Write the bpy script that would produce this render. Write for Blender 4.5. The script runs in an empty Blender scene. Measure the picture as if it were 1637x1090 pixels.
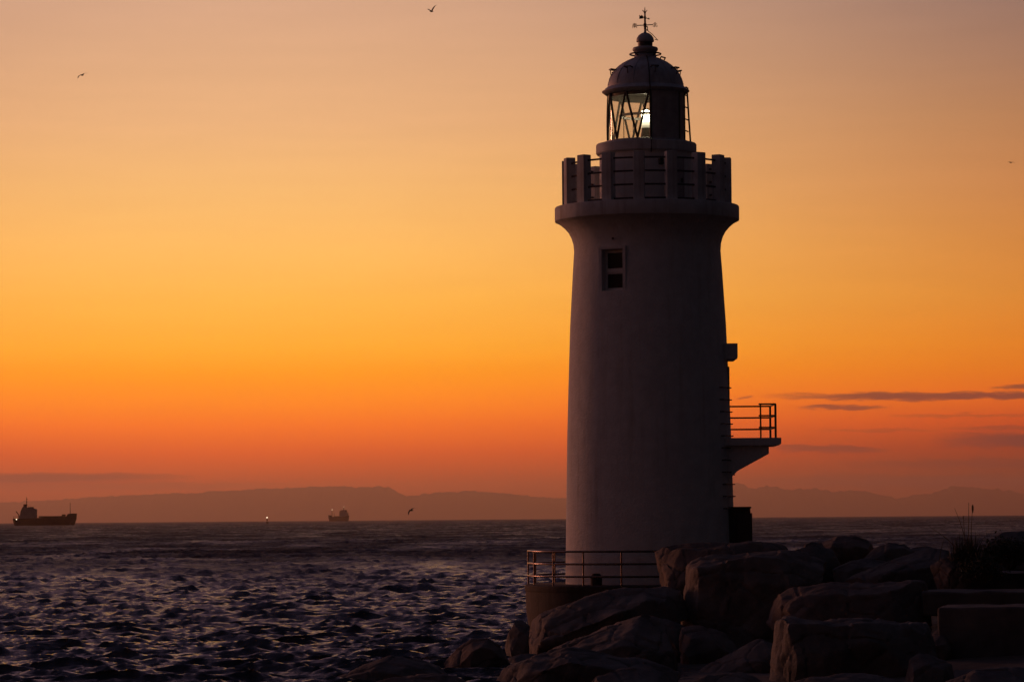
import bpy, bmesh, math, random
import numpy as np
from mathutils import Vector, Matrix, noise

R = math.radians
sc = bpy.context.scene
col = sc.collection

# ------------------------------------------------------------------ camera
F = 5400.0                      # focal length in pixels of a 1637 px wide frame
W, H = 1637.0, 1090.0
EYE = 1.73                      # eye height above the lighthouse platform
SEA = EYE - 3.3
DIST = 90.0                     # camera to lighthouse axis
PITCH = math.atan(284.2 / F)
ROLL = R(0.45)
FWD = Vector((0, math.cos(PITCH), math.sin(PITCH)))
RGT = Vector((1, 0, 0))
UPV = Vector((0, -math.sin(PITCH), math.cos(PITCH)))
XC = RGT * math.cos(ROLL) - UPV * math.sin(ROLL)
YC = RGT * math.sin(ROLL) + UPV * math.cos(ROLL)


def ray(px, py):
    return FWD * F + XC * (px - W / 2) + YC * (H / 2 - py)


_d = ray(1039, 829)
CAM = Vector((-_d.x / _d.y * DIST, -DIST, EYE))


def at(px, py, dist):
    """World point seen at that place of the photograph, dist metres from the eye."""
    d = ray(px, py)
    return CAM + d * (dist / d.y)


cd = bpy.data.cameras.new('camera')
cam = bpy.data.objects.new('camera', cd)
col.objects.link(cam)
cd.sensor_width = 36.0
cd.lens = 36.0 * F / W
cd.clip_start = 0.5
cd.clip_end = 250000.0
M = Matrix((XC, YC, -FWD)).transposed().to_4x4()
M.translation = CAM
cam.matrix_world = M
sc.camera = cam

# ------------------------------------------------------------------ world: sky after sunset
SUN_AZ = R(-45)                 # from the view direction, to the left
SUN_EL = R(2.5)
world = bpy.data.worlds.new('World')
sc.world = world
world.use_nodes = True
nt = world.node_tree
nt.nodes.clear()


def N(tree, kind, **kw):
    n = tree.nodes.new(kind)
    for k, v in kw.items():
        if k.startswith('i_'):
            n.inputs[k[2:]].default_value = v
        else:
            setattr(n, k, v)
    return n


def math_node(tree, op, a, b=None, clamp=False):
    n = tree.nodes.new('ShaderNodeMath')
    n.operation = op
    n.use_clamp = clamp
    for i, v in enumerate((a, b)):
        if v is None:
            continue
        if isinstance(v, (int, float)):
            n.inputs[i].default_value = v
        else:
            tree.links.new(v, n.inputs[i])
    return n.outputs[0]


def lin(r, g, b):
    f = lambda c: c / 12.92 if c <= 0.04045 else ((c + 0.055) / 1.055) ** 2.4
    return (f(r / 255), f(g / 255), f(b / 255), 1.0)


tc = N(nt, 'ShaderNodeTexCoord')
sep = N(nt, 'ShaderNodeSeparateXYZ')
nt.links.new(tc.outputs['Generated'], sep.inputs[0])
el = math_node(nt, 'MULTIPLY', math_node(nt, 'ARCSINE', sep.outputs[2]), 180 / math.pi)     # degrees
az = math_node(nt, 'MULTIPLY', math_node(nt, 'ARCTAN2', sep.outputs[0], sep.outputs[1]), 180 / math.pi)
elc = math_node(nt, 'MAXIMUM', el, 0.0)
fac = math_node(nt, 'POWER', math_node(nt, 'DIVIDE', elc, 90.0), 0.5)


def ramp(stops):
    r = N(nt, 'ShaderNodeValToRGB')
    r.color_ramp.interpolation = 'LINEAR'
    e = r.color_ramp.elements
    while len(e) > 1:
        e.remove(e[-1])
    for i, (deg, c) in enumerate(stops):
        p = math.sqrt(deg / 90)
        x = e[0] if i == 0 else e.new(p)
        x.position = p
        x.color = (*c, 1)
    nt.links.new(fac, r.inputs[0])
    return r.outputs[0]


# display colours wanted up the sky at the centre of the glow and at its right flank: (degrees, centre, flank)
SKY = [(0.3, (164, 76, 54), (120, 58, 48)), (0.7, (200, 86, 48), (144, 62, 46)), (1.15, (218, 94, 43), (168, 68, 42)), (1.6, (242, 114, 35), (203, 87, 36)),
       (2.0, (252, 134, 30), (226, 106, 34)), (2.5, (255, 152, 38), (228, 122, 40)), (2.9, (255, 168, 54), (228, 130, 46)), (3.7, (255, 180, 76), (222, 138, 58)),
       (4.6, (255, 187, 98), (214, 137, 68)), (5.6, (246, 184, 112), (203, 134, 80)), (6.7, (235, 177, 124), (188, 130, 88)), (7.7, (225, 171, 128), (172, 124, 96)),
       (8.8, (215, 165, 132), (156, 118, 102))]
HAZE_D, HAZE_TOP, HAZE_L = 2.3e-5, 880.0, (0.29, 0.084, 0.056)


def through_haze(deg, c):
    T = max(0.40, math.exp(-HAZE_D * min(82000.0, HAZE_TOP / math.sin(R(deg)))))
    return [max(0.004, (v - (1 - T) * h) / T) for v, h in zip(lin(*c)[:3], HAZE_L)]


CORE, FLANK = [], []
for deg, c, f in SKY:
    cc, ff = through_haze(deg, c), through_haze(deg, f)
    CORE.append((deg, cc))
    FLANK.append((deg, [max(0.01, (q - 0.30 * p) / 0.70 / 0.60) for p, q in zip(cc, ff)]))
CORE = [(0, CORE[0][1])] + CORE + [(12, lin(182, 136, 136)[:3]), (18, lin(136, 104, 120)[:3]), (30, lin(84, 70, 94)[:3]), (55, lin(47, 47, 68)[:3]), (90, lin(36, 38, 54)[:3])]
FLANK = [(0, FLANK[0][1])] + FLANK + [(12, lin(150, 113, 116)[:3]), (18, lin(108, 87, 104)[:3]), (30, lin(68, 61, 84)[:3]), (55, lin(45, 45, 64)[:3]), (90, lin(36, 38, 54)[:3])]
EAST = [(d, lin(*c)[:3]) for d, c in ((0, (16, 16, 18)), (10, (18, 18, 20)), (30, (22, 22, 26)), (60, (29, 30, 40)), (90, (36, 38, 54)))]
az_rad = math_node(nt, 'MULTIPLY', az, math.pi / 180)


def lobe(centre, power):
    ca = math_node(nt, 'COSINE', math_node(nt, 'SUBTRACT', az_rad, R(centre)))
    return math_node(nt, 'POWER', math_node(nt, 'MULTIPLY', math_node(nt, 'ADD', ca, 1.0), 0.5), power)


def mixc(f, a, b_):
    m_ = N(nt, 'ShaderNodeMix', data_type='RGBA')
    nt.links.new(f, m_.inputs[0])
    nt.links.new(a, m_.inputs[6])
    nt.links.new(b_, m_.inputs[7])
    return m_.outputs[2]


skycol = mixc(lobe(-4.5, 100.0), mixc(lobe(-48, 2.0), ramp(EAST), ramp(FLANK)), ramp(CORE))

# thin dark cloud streaks low over the sea, placed by azimuth / elevation in degrees
cvec = N(nt, 'ShaderNodeCombineXYZ')
nt.links.new(az, cvec.inputs[0])
nt.links.new(el, cvec.inputs[1])
nz = N(nt, 'ShaderNodeTexNoise', i_Scale=1.0, i_Detail=5.0, i_Roughness=0.6)
mp = N(nt, 'ShaderNodeMapping')
mp.inputs['Scale'].default_value = (1.6, 9.0, 1.0)
nt.links.new(cvec.outputs[0], mp.inputs[0])
nt.links.new(mp.outputs[0], nz.inputs['Vector'])
nfine = math_node(nt, 'SUBTRACT', nz.outputs[0], 0.5)
nz2 = N(nt, 'ShaderNodeTexNoise', i_Scale=1.0, i_Detail=4.0, i_Roughness=0.55)
mp2 = N(nt, 'ShaderNodeMapping')
mp2.inputs['Scale'].default_value = (0.32, 3.2, 1.0)
mp2.inputs['Location'].default_value = (3.1, 0.4, 0.0)
nt.links.new(cvec.outputs[0], mp2.inputs[0])
nt.links.new(mp2.outputs[0], nz2.inputs['Vector'])


def azel(px, py):
    d = ray(px, py).normalized()
    return math.degrees(math.atan2(d.x, d.y)), math.degrees(math.asin(d.z))


def streak(x0, x1, y, half_px, depth, soft=1.0, rough=0.10, tilt=0.0):
    a0, e0 = azel(x0, y + tilt)
    a1, e1 = azel(x1, y - tilt)
    ac, ec, ha, he = (a0 + a1) / 2, (e0 + e1) / 2, (a1 - a0) / 2, half_px / F * 180 / math.pi
    u = math_node(nt, 'DIVIDE', math_node(nt, 'SUBTRACT', az, ac), ha)
    slope = (e1 - e0) / (a1 - a0)
    ecx = math_node(nt, 'ADD', math_node(nt, 'MULTIPLY', math_node(nt, 'SUBTRACT', az, ac), slope), ec)
    v = math_node(nt, 'DIVIDE', math_node(nt, 'ADD', math_node(nt, 'SUBTRACT', el, ecx),
                                          math_node(nt, 'MULTIPLY', nfine, rough * 2)), he)
    u4 = math_node(nt, 'POWER', math_node(nt, 'ABSOLUTE', u), 3.0)
    d2 = math_node(nt, 'ADD', u4, math_node(nt, 'POWER', math_node(nt, 'ABSOLUTE', v), 2.0))
    m = math_node(nt, 'MULTIPLY', math_node(nt, 'SUBTRACT', 1.0, d2), 1.0 / soft, clamp=True)
    return math_node(nt, 'MULTIPLY', m, depth)


mask = None
for s in [(1205, 1860, 633, 7.5, 0.82, 0.9, 0.11, 1), (1268, 1428, 651, 5.5, 0.72, 0.9, 0.10, 1),
          (1575, 1760, 619, 5.5, 0.75, 0.8, 0.08, 0), (1480, 1900, 702, 15, 0.85, 1.0, 0.16, 2), (1400, 1700, 664, 4, 0.34, 1.0, 0.10, 1), (1290, 1520, 688, 3, 0.30, 1.0, 0.08, 0), (1500, 1800, 684, 4, 0.45, 1.0, 0.08, 1),
          (1215, 1430, 717, 7, 0.66, 1.0, 0.10, -3), (1176, 1206, 635, 3, 0.5, 0.8, 0.04, 3),
          (1330, 1800, 741, 9, 0.5, 1.0, 0.14, 0), (1170, 2000, 770, 14, 0.7, 1.0, 0.16, 0),
          (-500, 330, 766, 10, 0.8, 0.8, 0.05, 5), (-300, 480, 776, 9, 0.45, 1.0, 0.10, 0)]:
    m = streak(*s)
    mask = m if mask is None else math_node(nt, 'MAXIMUM', mask, m)
cm = N(nt, 'ShaderNodeMix', data_type='RGBA')
nt.links.new(mask, cm.inputs[0])
nt.links.new(skycol, cm.inputs[6])
cm.inputs[7].default_value = lin(104, 54, 56)
# faint large unevenness of the glow
un = math_node(nt, 'ADD', math_node(nt, 'MULTIPLY', math_node(nt, 'SUBTRACT', nz2.outputs[0], 0.5), 0.10), 1.0)
sm = N(nt, 'ShaderNodeVectorMath', operation='SCALE')
nt.links.new(cm.outputs[2], sm.inputs[0])
nt.links.new(un, sm.inputs['Scale'])
bg1 = N(nt, 'ShaderNodeBackground', i_Strength=1.0)
nt.links.new(sm.outputs[0], bg1.inputs[0])
sky = N(nt, 'ShaderNodeTexSky', sky_type='NISHITA', sun_disc=False)
sky.sun_elevation = R(-2.0)
sky.sun_rotation = SUN_AZ
sky.air_density, sky.dust_density, sky.ozone_density = 1.4, 2.0, 2.5
bg2 = N(nt, 'ShaderNodeBackground', i_Strength=0.03)
nt.links.new(sky.outputs[0], bg2.inputs[0])
add = N(nt, 'ShaderNodeAddShader')
out = N(nt, 'ShaderNodeOutputWorld')
nt.links.new(bg1.outputs[0], add.inputs[0])
nt.links.new(bg2.outputs[0], add.inputs[1])
nt.links.new(add.outputs[0], out.inputs[0])

# last warm light from the glow at the left, low over the sea
sl = bpy.data.lights.new('sun', 'SUN')
sl.energy = 1.4
sl.color = (1.0, 0.35, 0.20)
sl.angle = R(12)
so = bpy.data.objects.new('sun', sl)
col.objects.link(so)
sdir = Vector((math.sin(SUN_AZ) * math.cos(SUN_EL), math.cos(SUN_AZ) * math.cos(SUN_EL), math.sin(SUN_EL)))
so.rotation_euler = sdir.to_track_quat('Z', 'Y').to_euler()

sc.cycles.use_denoising = True
sc.cycles.use_adaptive_sampling = False
sc.cycles.sample_clamp_indirect = 0.12
sc.cycles.caustics_reflective = False
sc.cycles.caustics_refractive = False
sc.view_settings.view_transform = 'Standard'
sc.view_settings.look = 'None'
sc.view_settings.exposure = 0.0
sc.view_settings.gamma = 1.0
sc.view_settings.use_curve_mapping = False

# ------------------------------------------------------------------ materials


def mat(name, c1, c2=None, rough=0.7, metal=0.0, scale=3.0, bump=0.0, bdist=0.02, bscale=30.0, detail=6.0, spec=0.5, streaks=0.0):
    m = bpy.data.materials.new(name)
    m.use_nodes = True
    t = m.node_tree
    b = t.nodes['Principled BSDF']
    b.inputs['Roughness'].default_value = rough
    b.inputs['Metallic'].default_value = metal
    b.inputs['Specular IOR Level'].default_value = spec
    b.inputs['Base Color'].default_value = (*c1, 1)
    co = N(t, 'ShaderNodeTexCoord')
    if c2:
        n1 = N(t, 'ShaderNodeTexNoise', i_Scale=scale, i_Detail=detail, i_Roughness=0.62)
        src = co.outputs['Object']
        t.links.new(src, n1.inputs['Vector'])
        rp = N(t, 'ShaderNodeValToRGB')
        rp.color_ramp.elements[0].position = 0.35
        rp.color_ramp.elements[1].position = 0.68
        rp.color_ramp.elements[0].color = (*c2, 1)
        rp.color_ramp.elements[1].color = (*c1, 1)
        t.links.new(n1.outputs[0], rp.inputs[0])
        res = rp.outputs[0]
        if streaks:
            mpp = N(t, 'ShaderNodeMapping')
            mpp.inputs['Scale'].default_value = (5.0, 5.0, 0.28)
            t.links.new(src, mpp.inputs[0])
            n2 = N(t, 'ShaderNodeTexNoise', i_Scale=1.0, i_Detail=5.0, i_Roughness=0.6)
            t.links.new(mpp.outputs[0], n2.inputs['Vector'])
            r2 = N(t, 'ShaderNodeValToRGB')
            r2.color_ramp.elements[0].position = 0.52
            r2.color_ramp.elements[1].position = 0.72
            r2.color_ramp.elements[0].color = (1, 1, 1, 1)
            k = 1 - streaks
            r2.color_ramp.elements[1].color = (k, k * 0.97, k * 0.93, 1)
            t.links.new(n2.outputs[0], r2.inputs[0])
            mm = N(t, 'ShaderNodeMix', data_type='RGBA', blend_type='MULTIPLY')
            mm.inputs[0].default_value = 1.0
            t.links.new(res, mm.inputs[6])
            t.links.new(r2.outputs[0], mm.inputs[7])
            res = mm.outputs[2]
        t.links.new(res, b.inputs['Base Color'])
    if bump:
        nb = N(t, 'ShaderNodeTexNoise', i_Scale=bscale, i_Detail=8.0, i_Roughness=0.65)
        t.links.new(co.outputs['Object'], nb.inputs['Vector'])
        bn = N(t, 'ShaderNodeBump', i_Strength=bump, i_Distance=bdist)
        t.links.new(nb.outputs[0], bn.inputs['Height'])
        t.links.new(bn.outputs[0], b.inputs['Normal'])
    return m


def emit(name, c, strength):
    m = bpy.data.materials.new(name)
    m.use_nodes = True
    b = m.node_tree.nodes['Principled BSDF']
    b.inputs['Base Color'].default_value = (*c, 1)
    b.inputs['Emission Color'].default_value = (*c, 1)
    b.inputs['Emission Strength'].default_value = strength
    return m


def glass_mat(name):
    m = bpy.data.materials.new(name)
    m.use_nodes = True
    t = m.node_tree
    t.nodes.clear()
    tr = N(t, 'ShaderNodeBsdfTransparent')
    tr.inputs[0].default_value = (0.95, 0.94, 0.90, 1)
    gl = N(t, 'ShaderNodeBsdfGlossy', i_Roughness=0.03)
    lw = N(t, 'ShaderNodeLayerWeight', i_Blend=0.5)
    mx = N(t, 'ShaderNodeMixShader')
    tl = N(t, 'ShaderNodeBsdfTranslucent')          # translucent share added so the panes glow like soft flare
    tl.inputs[0].default_value = (0.9, 0.85, 0.7, 1)
    mf = N(t, 'ShaderNodeMixShader', i_Fac=0.10)
    o = N(t, 'ShaderNodeOutputMaterial')
    t.links.new(math_node(t, 'ADD', math_node(t, 'MULTIPLY', math_node(t, 'POWER', lw.outputs['Facing'], 5.0), 0.6), 0.05), mx.inputs[0])
    t.links.new(tr.outputs[0], mx.inputs[1])
    t.links.new(gl.outputs[0], mx.inputs[2])
    t.links.new(mx.outputs[0], mf.inputs[1])
    t.links.new(tl.outputs[0], mf.inputs[2])
    t.links.new(mf.outputs[0], o.inputs[0])
    return m


MT = {
    'wall': mat('white_wall_paint', (0.70, 0.72, 0.71), (0.59, 0.605, 0.595), 0.84, scale=3.0, bump=0.9, bdist=0.03, bscale=16, streaks=0.16),
    'slab': mat('gallery_paint', (0.62, 0.65, 0.65), (0.44, 0.455, 0.45), 0.8, scale=2.0, bump=0.4, bscale=30, streaks=0.35),
    'dome': mat('dome_paint', (0.46, 0.48, 0.50), (0.33, 0.34, 0.36), 0.55, scale=4.0, bump=0.15, bscale=14, streaks=0.3),
    'panel': mat('lantern_panel_paint', (0.42, 0.40, 0.39), (0.32, 0.30, 0.30), 0.6, scale=5.0, streaks=0.2),
    'iron': mat('dark_iron', (0.055, 0.048, 0.045), (0.03, 0.022, 0.02), 0.5, 0.0, scale=20),
    'steel': mat('rail_steel', (0.19, 0.14, 0.11), (0.10, 0.075, 0.06), 0.27, 0.9, scale=9.0, bump=0.1),
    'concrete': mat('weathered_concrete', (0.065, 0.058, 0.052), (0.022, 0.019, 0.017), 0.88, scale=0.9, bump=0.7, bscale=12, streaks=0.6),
    'block': mat('cast_concrete', (0.13, 0.125, 0.12), (0.06, 0.056, 0.052), 0.9, scale=1.1, bump=0.8, bscale=9),
    'glass': glass_mat('lantern_glass'),
    'pane': mat('dark_window_pane', (0.012, 0.012, 0.013), None, 0.45, 0.0, spec=0.2),
    'frame': mat('window_frame_paint', (0.78, 0.78, 0.76), (0.62, 0.62, 0.60), 0.6, scale=8),
    'hull': mat('ship_hull_paint', (0.05, 0.035, 0.03), (0.03, 0.022, 0.02), 0.5, scale=0.2),
    'house': mat('ship_white_paint', (0.55, 0.53, 0.5), (0.42, 0.40, 0.38), 0.5, scale=0.3),
    'bird': mat('gull_plumage', (0.09, 0.08, 0.075), (0.05, 0.045, 0.04), 0.8, scale=6),
    'buoy': mat('buoy_paint', (0.12, 0.03, 0.02), (0.06, 0.02, 0.015), 0.5, scale=2),
    'forest': mat('far_forest', (0.045, 0.055, 0.04), (0.03, 0.035, 0.03), 0.95, scale=0.002),
    'lamp': emit('lamp_light', (1.0, 0.88, 0.58), 22.0),
    'shiplight': emit('ship_lamp_light', (1.0, 0.82, 0.55), 3.5),
    'leaf': mat('dry_grass_leaf', (0.065, 0.07, 0.03), (0.04, 0.04, 0.02), 0.7, scale=4),
    'shrub': mat('shrub_leaf', (0.045, 0.06, 0.03), (0.03, 0.04, 0.02), 0.7, scale=4),
    'stem': mat('dry_stem', (0.12, 0.085, 0.05), (0.07, 0.05, 0.03), 0.8, scale=10),
    'ground': mat('shore_rubble', (0.14, 0.12, 0.10), (0.06, 0.05, 0.045), 0.95, scale=0.8, bump=1.0, bscale=4),
}


def rock_mat(name, c1, c2, seed):
    m = mat(name, c1, c2, 0.86, scale=1.3, bump=0.9, bdist=0.07, bscale=4.5, detail=9)
    return m


ROCKS = [rock_mat('granite_brown', (0.19, 0.165, 0.147), (0.075, 0.064, 0.057), 1),
         rock_mat('granite_grey', (0.145, 0.137, 0.13), (0.06, 0.056, 0.053), 2),
         rock_mat('granite_red', (0.175, 0.138, 0.118), (0.075, 0.058, 0.05), 3)]

# ------------------------------------------------------------------ mesh helpers


def link(name, me, m=None, parent=None, smooth=False, angle=None):
    o = bpy.data.objects.new(name, me)
    col.objects.link(o)
    if m:
        me.materials.append(MT[m] if isinstance(m, str) else m)
    if smooth:
        me.polygons.foreach_set('use_smooth', [True] * len(me.polygons))
        if angle:
            try:
                me.set_sharp_from_angle(angle=R(angle))
            except Exception:
                pass
    if parent:
        o.parent = parent
    return o


def mesh(name, vs, fs, m=None, parent=None, smooth=False, angle=None):
    me = bpy.data.meshes.new(name)
    me.from_pydata([tuple(v) for v in vs], [], fs)
    me.update()
    return link(name, me, m, parent, smooth, angle)


class MB:
    """Collects boxes, tubes and lathes, then links them as one mesh."""

    def __init__(self):
        self.v, self.f = [], []

    def add(self, vs, fs):
        k = len(self.v)
        self.v += [Vector(v) for v in vs]
        self.f += [tuple(i + k for i in f) for f in fs]
        return self

    def box(self, c, s, rot=None):
        vs = []
        for x in (-.5, .5):
            for y in (-.5, .5):
                for z in (-.5, .5):
                    p = Vector((x * s[0], y * s[1], z * s[2]))
                    if rot is not None:
                        p = rot @ p
                    vs.append(p + Vector(c))
        return self.add(vs, [(0, 1, 3, 2), (4, 6, 7, 5), (0, 4, 5, 1), (2, 3, 7, 6), (0, 2, 6, 4), (1, 5, 7, 3)])

    def tube(self, pts, r, n=8, closed=False, caps=True):
        pts = [Vector(p) for p in pts]
        rs = r if isinstance(r, (list, tuple)) else [r] * len(pts)
        L = len(pts)
        vs, fs = [], []
        up = None
        for i, p in enumerate(pts):
            if closed:
                t = (pts[(i + 1) % L] - pts[i - 1]).normalized()
            else:
                t = (pts[min(i + 1, L - 1)] - pts[max(i - 1, 0)]).normalized()
            if up is None:
                up = Vector((0, 0, 1)) if abs(t.z) < 0.9 else Vector((1, 0, 0))
            a = t.cross(up)
            if a.length < 1e-4:
                up = Vector((0, 1, 0))
                a = t.cross(up)
            a.normalize()
            b = a.cross(t).normalized()
            for k in range(n):
                q = 2 * math.pi * k / n
                vs.append(p + (a * math.cos(q) + b * math.sin(q)) * rs[i])
        for i in range(L if closed else L - 1):
            j = (i + 1) % L
            for k in range(n):
                k2 = (k + 1) % n
                fs.append((i * n + k, i * n + k2, j * n + k2, j * n + k))
        if caps and not closed:
            fs.append(tuple(range(n))[::-1])
            fs.append(tuple((L - 1) * n + k for k in range(n)))
        return self.add(vs, fs)

    def lathe(self, prof, n=64, a0=0.0, a1=2 * math.pi, c=(0, 0, 0)):
        full = abs(a1 - a0 - 2 * math.pi) < 1e-6
        m = n if full else n + 1
        vs, fs = [], []
        for (r, z) in prof:
            for k in range(m):
                a = a0 + (a1 - a0) * k / n
                vs.append((c[0] + r * math.sin(a), c[1] - r * math.cos(a), c[2] + z))
        for i in range(len(prof) - 1):
            for k in range(n):
                k2 = (k + 1) % m
                fs.append((i * m + k, i * m + k2, (i + 1) * m + k2, (i + 1) * m + k))
        return self.add(vs, fs)

    def prism(self, poly, d, y0=0.0):
        """polygon in x,z extruded along y by d (centred on y0)"""
        n = len(poly)
        vs = [(x, y0 - d / 2, z) for x, z in poly] + [(x, y0 + d / 2, z) for x, z in poly]
        fs = [tuple(range(n)), tuple(range(2 * n - 1, n - 1, -1))]
        for i in range(n):
            j = (i + 1) % n
            fs.append((i, i + n, j + n, j))
        return self.add(vs, fs)

    def build(self, name, m=None, parent=None, smooth=False, angle=None, bevel=0.0, seg=2):
        me = bpy.data.meshes.new(name)
        me.from_pydata([tuple(v) for v in self.v], [], self.f)
        bm = bmesh.new()
        bm.from_mesh(me)
        bmesh.ops.recalc_face_normals(bm, faces=bm.faces)
        if bevel:
            es = [e for e in bm.edges if len(e.link_faces) == 2 and e.calc_face_angle(0) > R(25)]
            bmesh.ops.bevel(bm, geom=es, offset=bevel, segments=seg, affect='EDGES', profile=0.5)
        bm.to_mesh(me)
        bm.free()
        me.update()
        return link(name, me, m, parent, smooth, angle)


def tag(o, label, cat, group=None):
    o['label'] = label
    o['category'] = cat
    if group:
        o['group'] = group
    return o


def thing(name, loc, label, cat, group=None, rz=0.0):
    o = bpy.data.objects.new(name, None)
    col.objects.link(o)
    o.location = loc
    o.rotation_euler.z = rz
    o.empty_display_size = 0.2
    return tag(o, label, cat, group)


def structure(o, kind='structure'):
    o['kind'] = kind
    return o


def pol(r, deg, z):
    a = R(deg)
    return Vector((r * math.sin(a), -r * math.cos(a), z))


def ring(r, z, n=64, c=(0, 0)):
    return [Vector((c[0] + r * math.cos(2 * math.pi * k / n), c[1] + r * math.sin(2 * math.pi * k / n), z)) for k in range(n)]


def evaluated(o):
    dg = bpy.context.evaluated_depsgraph_get()
    return bpy.data.meshes.new_from_object(o.evaluated_get(dg))


# ------------------------------------------------------------------ sea
rng = np.random.default_rng(11)


def build_sea():
    rs = [20.0, 35.0, 48.0]
    r = 58.0
    while r < 80000:
        rs.append(r)
        if r < 520:
            dr = min(max(r * r / 11147.0 / 4.6, 0.095), 1.15)
        elif r < 5000:
            dr = 1.15 + (r - 520) / 4480 * 60
        else:
            dr = r * 0.06
        r += dr
    rs.append(80000.0)
    rs = np.array(rs)
    fine = np.linspace(-9.8, 9.8, 830)
    side = np.concatenate([np.linspace(-174, -30, 14), np.linspace(-26, -10.2, 20)])
    th = np.concatenate([side, fine, -side[::-1]]) * math.pi / 180
    RR, TT = np.meshgrid(rs, th, indexing='ij')
    X = CAM.x + RR * np.sin(TT)
    Y = CAM.y + RR * np.cos(TT)
    n = 150
    lam = np.exp(rng.uniform(math.log(0.24), math.log(3.0), n))
    ang = R(-104) + rng.normal(0, 0.5, n)
    amp = 0.0060 * lam * rng.uniform(0.5, 1.5, n)
    amp = amp * np.where(lam < 0.9, 1.25, np.where(lam > 1.2, 1.22 * (1.2 / lam) ** 0.3, 1.0))
    # a low swell under the chop
    ns = 12
    lam = np.concatenate([lam, rng.uniform(8.0, 34.0, ns)])
    ang = np.concatenate([ang, R(-98) + rng.normal(0, 0.35, ns)])
    amp = np.concatenate([amp, 0.0014 * lam[-ns:]])
    n += ns
    ph = rng.uniform(0, 2 * math.pi, n)
    Z = np.zeros_like(X)
    DX = np.zeros_like(X)
    DY = np.zeros_like(X)
    # patches of calmer and rougher water
    gust = 1.0 + 0.22 * np.sin(X / 37.0 + 1.3 * np.sin(Y / 61.0)) * np.sin(Y / 45.0 + 0.7 * np.sin(X / 29.0))
    fade = np.clip((20.0 - np.abs(TT) * 180 / math.pi) / 6.0, 0, 1) * np.clip((12000 - RR) / 6000, 0, 1) * gust
    # calm water between the rocks of the shore
    D_ = Y - CAM.y
    land = np.clip((X - np.minimum(-14.0 + 0.17 * D_, -4.2) - 1.0) / 4.0, 0, 1) * np.clip((104 - D_) / 8.0, 0, 1)
    fade = fade * (1 - 0.93 * land)
    for i in range(n):
        k = 2 * math.pi / lam[i]
        cx, cy = math.cos(ang[i]), math.sin(ang[i])
        p = k * (cx * X + cy * Y) + ph[i]
        s, c = np.sin(p), np.cos(p)
        Z += amp[i] * c
        q = 0.95 * amp[i]
        DX -= q * cx * s
        DY -= q * cy * s
    X2 = X + DX * fade
    Y2 = Y + DY * fade
    Z2 = SEA + Z * fade
    nr, nc = RR.shape
    co = np.stack([X2, Y2, Z2], -1).reshape(-1, 3).astype(np.float32)
    # centre the object at the camera's foot so the numbers near it stay precise
    idx = np.arange(nr * nc).reshape(nr, nc)
    a = idx[:-1, :]
    b = idx[1:, :]
    a2 = np.roll(a, -1, axis=1)
    b2 = np.roll(b, -1, axis=1)
    quads = np.stack([a, a2, b2, b], -1).reshape(-1, 4)
    me = bpy.data.meshes.new('sea')
    me.vertices.add(len(co))
    me.vertices.foreach_set('co', co.ravel())
    me.loops.add(quads.size)
    me.loops.foreach_set('vertex_index', quads.ravel().astype(np.int32))
    me.polygons.add(len(quads))
    me.polygons.foreach_set('loop_start', (np.arange(len(quads)) * 4).astype(np.int32))
    me.polygons.foreach_set('use_smooth', np.ones(len(quads), dtype=bool))
    me.update(calc_edges=True)
    m = bpy.data.materials.new('sea_water')
    m.use_nodes = True
    t = m.node_tree
    bs = t.nodes['Principled BSDF']
    bs.inputs['Base Color'].default_value = (0.006, 0.008, 0.013, 1)
    bs.inputs['Roughness'].default_value = 0.10
    bs.inputs['IOR'].default_value = 1.30
    geo = N(t, 'ShaderNodeNewGeometry')
    mpn = N(t, 'ShaderNodeMapping')
    mpn.inputs['Scale'].default_value = (0.9, 1.1, 1.0)
    t.links.new(geo.outputs['Position'], mpn.inputs[0])
    n1 = N(t, 'ShaderNodeTexNoise', i_Scale=2.3, i_Detail=6.0, i_Roughness=0.68, i_Distortion=0.5)
    t.links.new(mpn.outputs[0], n1.inputs['Vector'])
    n2 = N(t, 'ShaderNodeTexNoise', i_Scale=0.42, i_Detail=3.0, i_Roughness=0.55, i_Distortion=0.6)
    t.links.new(mpn.outputs[0], n2.inputs['Vector'])
    # wave facets too fine for the mesh grow with the distance out to sea
    sp = N(t, 'ShaderNodeSeparateXYZ')
    t.links.new(geo.outputs['Position'], sp.inputs[0])
    far = N(t, 'ShaderNodeMapRange')
    for k_, v_ in (('From Min', 20.0), ('From Max', 500.0), ('To Min', 0.10), ('To Max', 0.8)):
        far.inputs[k_].default_value = v_
    t.links.new(sp.outputs[1], far.inputs['Value'])
    rgh = N(t, 'ShaderNodeMapRange')
    for k_, v_ in (('From Min', 0.0), ('From Max', 260.0), ('To Min', 0.11), ('To Max', 0.60)):
        rgh.inputs[k_].default_value = v_
    t.links.new(sp.outputs[1], rgh.inputs['Value'])
    # wind-ruffled and slicker patches
    pn = N(t, 'ShaderNodeTexNoise', i_Scale=1.0, i_Detail=6.0, i_Roughness=0.65, i_Distortion=0.3)
    pm = N(t, 'ShaderNodeMapping')
    pm.inputs['Scale'].default_value = (0.075, 0.016, 1.0)
    t.links.new(geo.outputs['Position'], pm.inputs[0])
    t.links.new(pm.outputs[0], pn.inputs['Vector'])
    pr_ = N(t, 'ShaderNodeMapRange')
    for k_, v_ in (('From Min', 0.36), ('From Max', 0.64), ('To Min', 0.6), ('To Max', 1.35)):
        pr_.inputs[k_].default_value = v_
    t.links.new(pn.outputs[0], pr_.inputs['Value'])
    t.links.new(math_node(t, 'MULTIPLY', rgh.outputs[0], pr_.outputs[0]), bs.inputs['Roughness'])
    bp2 = N(t, 'ShaderNodeBump', i_Distance=1.5)
    t.links.new(far.outputs[0], bp2.inputs['Strength'])
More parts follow.
